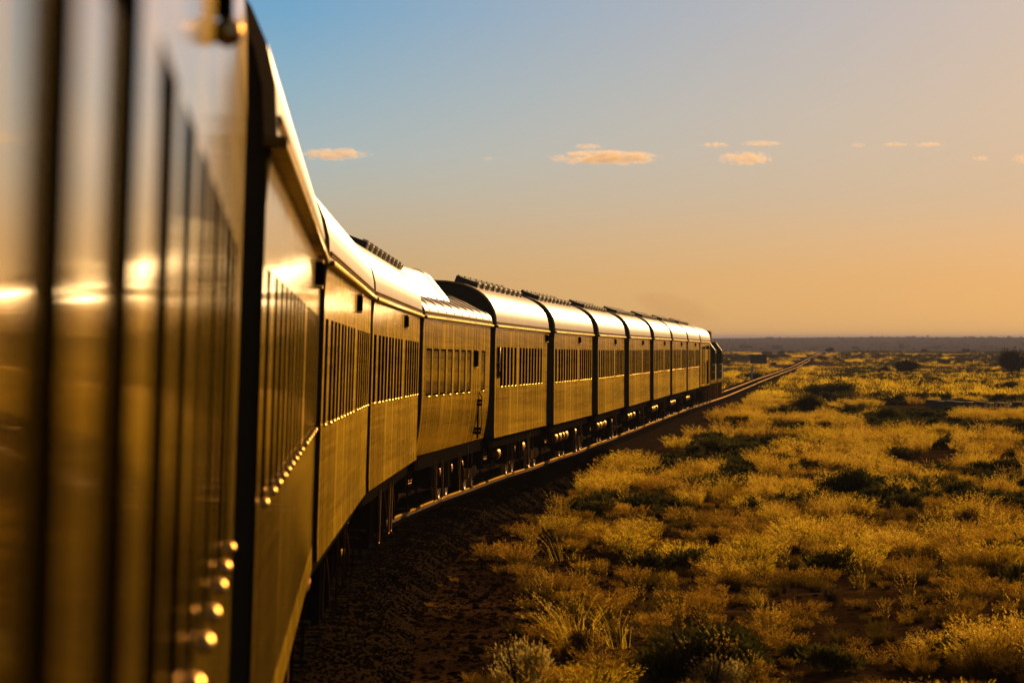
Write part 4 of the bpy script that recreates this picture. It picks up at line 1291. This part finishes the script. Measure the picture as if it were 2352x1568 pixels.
rgt = [(-.004, (240, 180, 104)), (.0135, (238, 182, 116)), (.022, (234, 186, 132)), (.032, (222, 188, 150)), (.05, (219, 192, 164)), (.074, (211, 191, 176)), (.16, (195, 184, 182))]
k = 1.0 / ST / (2 ** EXPO)
mr = N(nt, 'ShaderNodeMapRange'); mr.inputs['From Min'].default_value = -.004; mr.inputs['From Max'].default_value = ZS; L(nt, sp.outputs['Z'], mr.inputs['Value'])
def sky_ramp(st): 
    r = ramp(nt, [((z + .004) / (ZS + .004), lin(c)) for z, c in st]); L(nt, mr.outputs[0], r.inputs[0]); return r.outputs[0]
ra, rb_ = sky_ramp(lft), sky_ramp(rgt)
ma = N(nt, 'ShaderNodeMapRange'); ma.inputs['From Min'].default_value = -.05; ma.inputs['From Max'].default_value = .115; ma.interpolation_type = 'LINEAR'; L(nt, sp.outputs['X'], ma.inputs['Value'])
mx = N(nt, 'ShaderNodeMixRGB'); L(nt, ma.outputs[0], mx.inputs[0]); L(nt, ra, mx.inputs[1]); L(nt, rb_, mx.inputs[2])
mul = N(nt, 'ShaderNodeVectorMath', operation='SCALE'); mul.inputs['Scale'].default_value = k; L(nt, mx.outputs[0], mul.inputs[0])
# the glow band stays low and on the sunward half of the sky; the rest is the Nishita sky
m1 = N(nt, 'ShaderNodeMapRange'); m1.interpolation_type = 'SMOOTHSTEP'; m1.inputs['From Min'].default_value = .09; m1.inputs['From Max'].default_value = .24; m1.inputs['To Min'].default_value = 1; m1.inputs['To Max'].default_value = 0; L(nt, sp.outputs['Z'], m1.inputs['Value'])
m2_ = N(nt, 'ShaderNodeMapRange'); m2_.interpolation_type = 'SMOOTHSTEP'; m2_.inputs['From Min'].default_value = .0; m2_.inputs['From Max'].default_value = .75; L(nt, sp.outputs['Y'], m2_.inputs['Value'])
fac = math_node(nt, 'MULTIPLY', m1.outputs[0], m2_.outputs[0])
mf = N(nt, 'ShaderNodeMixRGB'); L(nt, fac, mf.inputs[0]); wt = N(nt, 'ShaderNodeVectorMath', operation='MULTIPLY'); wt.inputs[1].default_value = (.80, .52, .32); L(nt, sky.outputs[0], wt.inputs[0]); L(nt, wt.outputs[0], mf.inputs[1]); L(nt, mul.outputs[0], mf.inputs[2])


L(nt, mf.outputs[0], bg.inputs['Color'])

# ------------------------------------------------------------------ render settings
vs = scene.view_settings; vs.view_transform = 'Standard'; vs.look = 'None'; vs.gamma = 1.0; vs.exposure = EXPO
scene.render.engine = 'CYCLES'
cy = scene.cycles
cy.use_denoising = True
cy.max_bounces = 6; cy.diffuse_bounces = 2; cy.glossy_bounces = 4; cy.transmission_bounces = 3; cy.volume_bounces = 2; cy.transparent_max_bounces = 6
cy.sample_clamp_indirect = 8.0
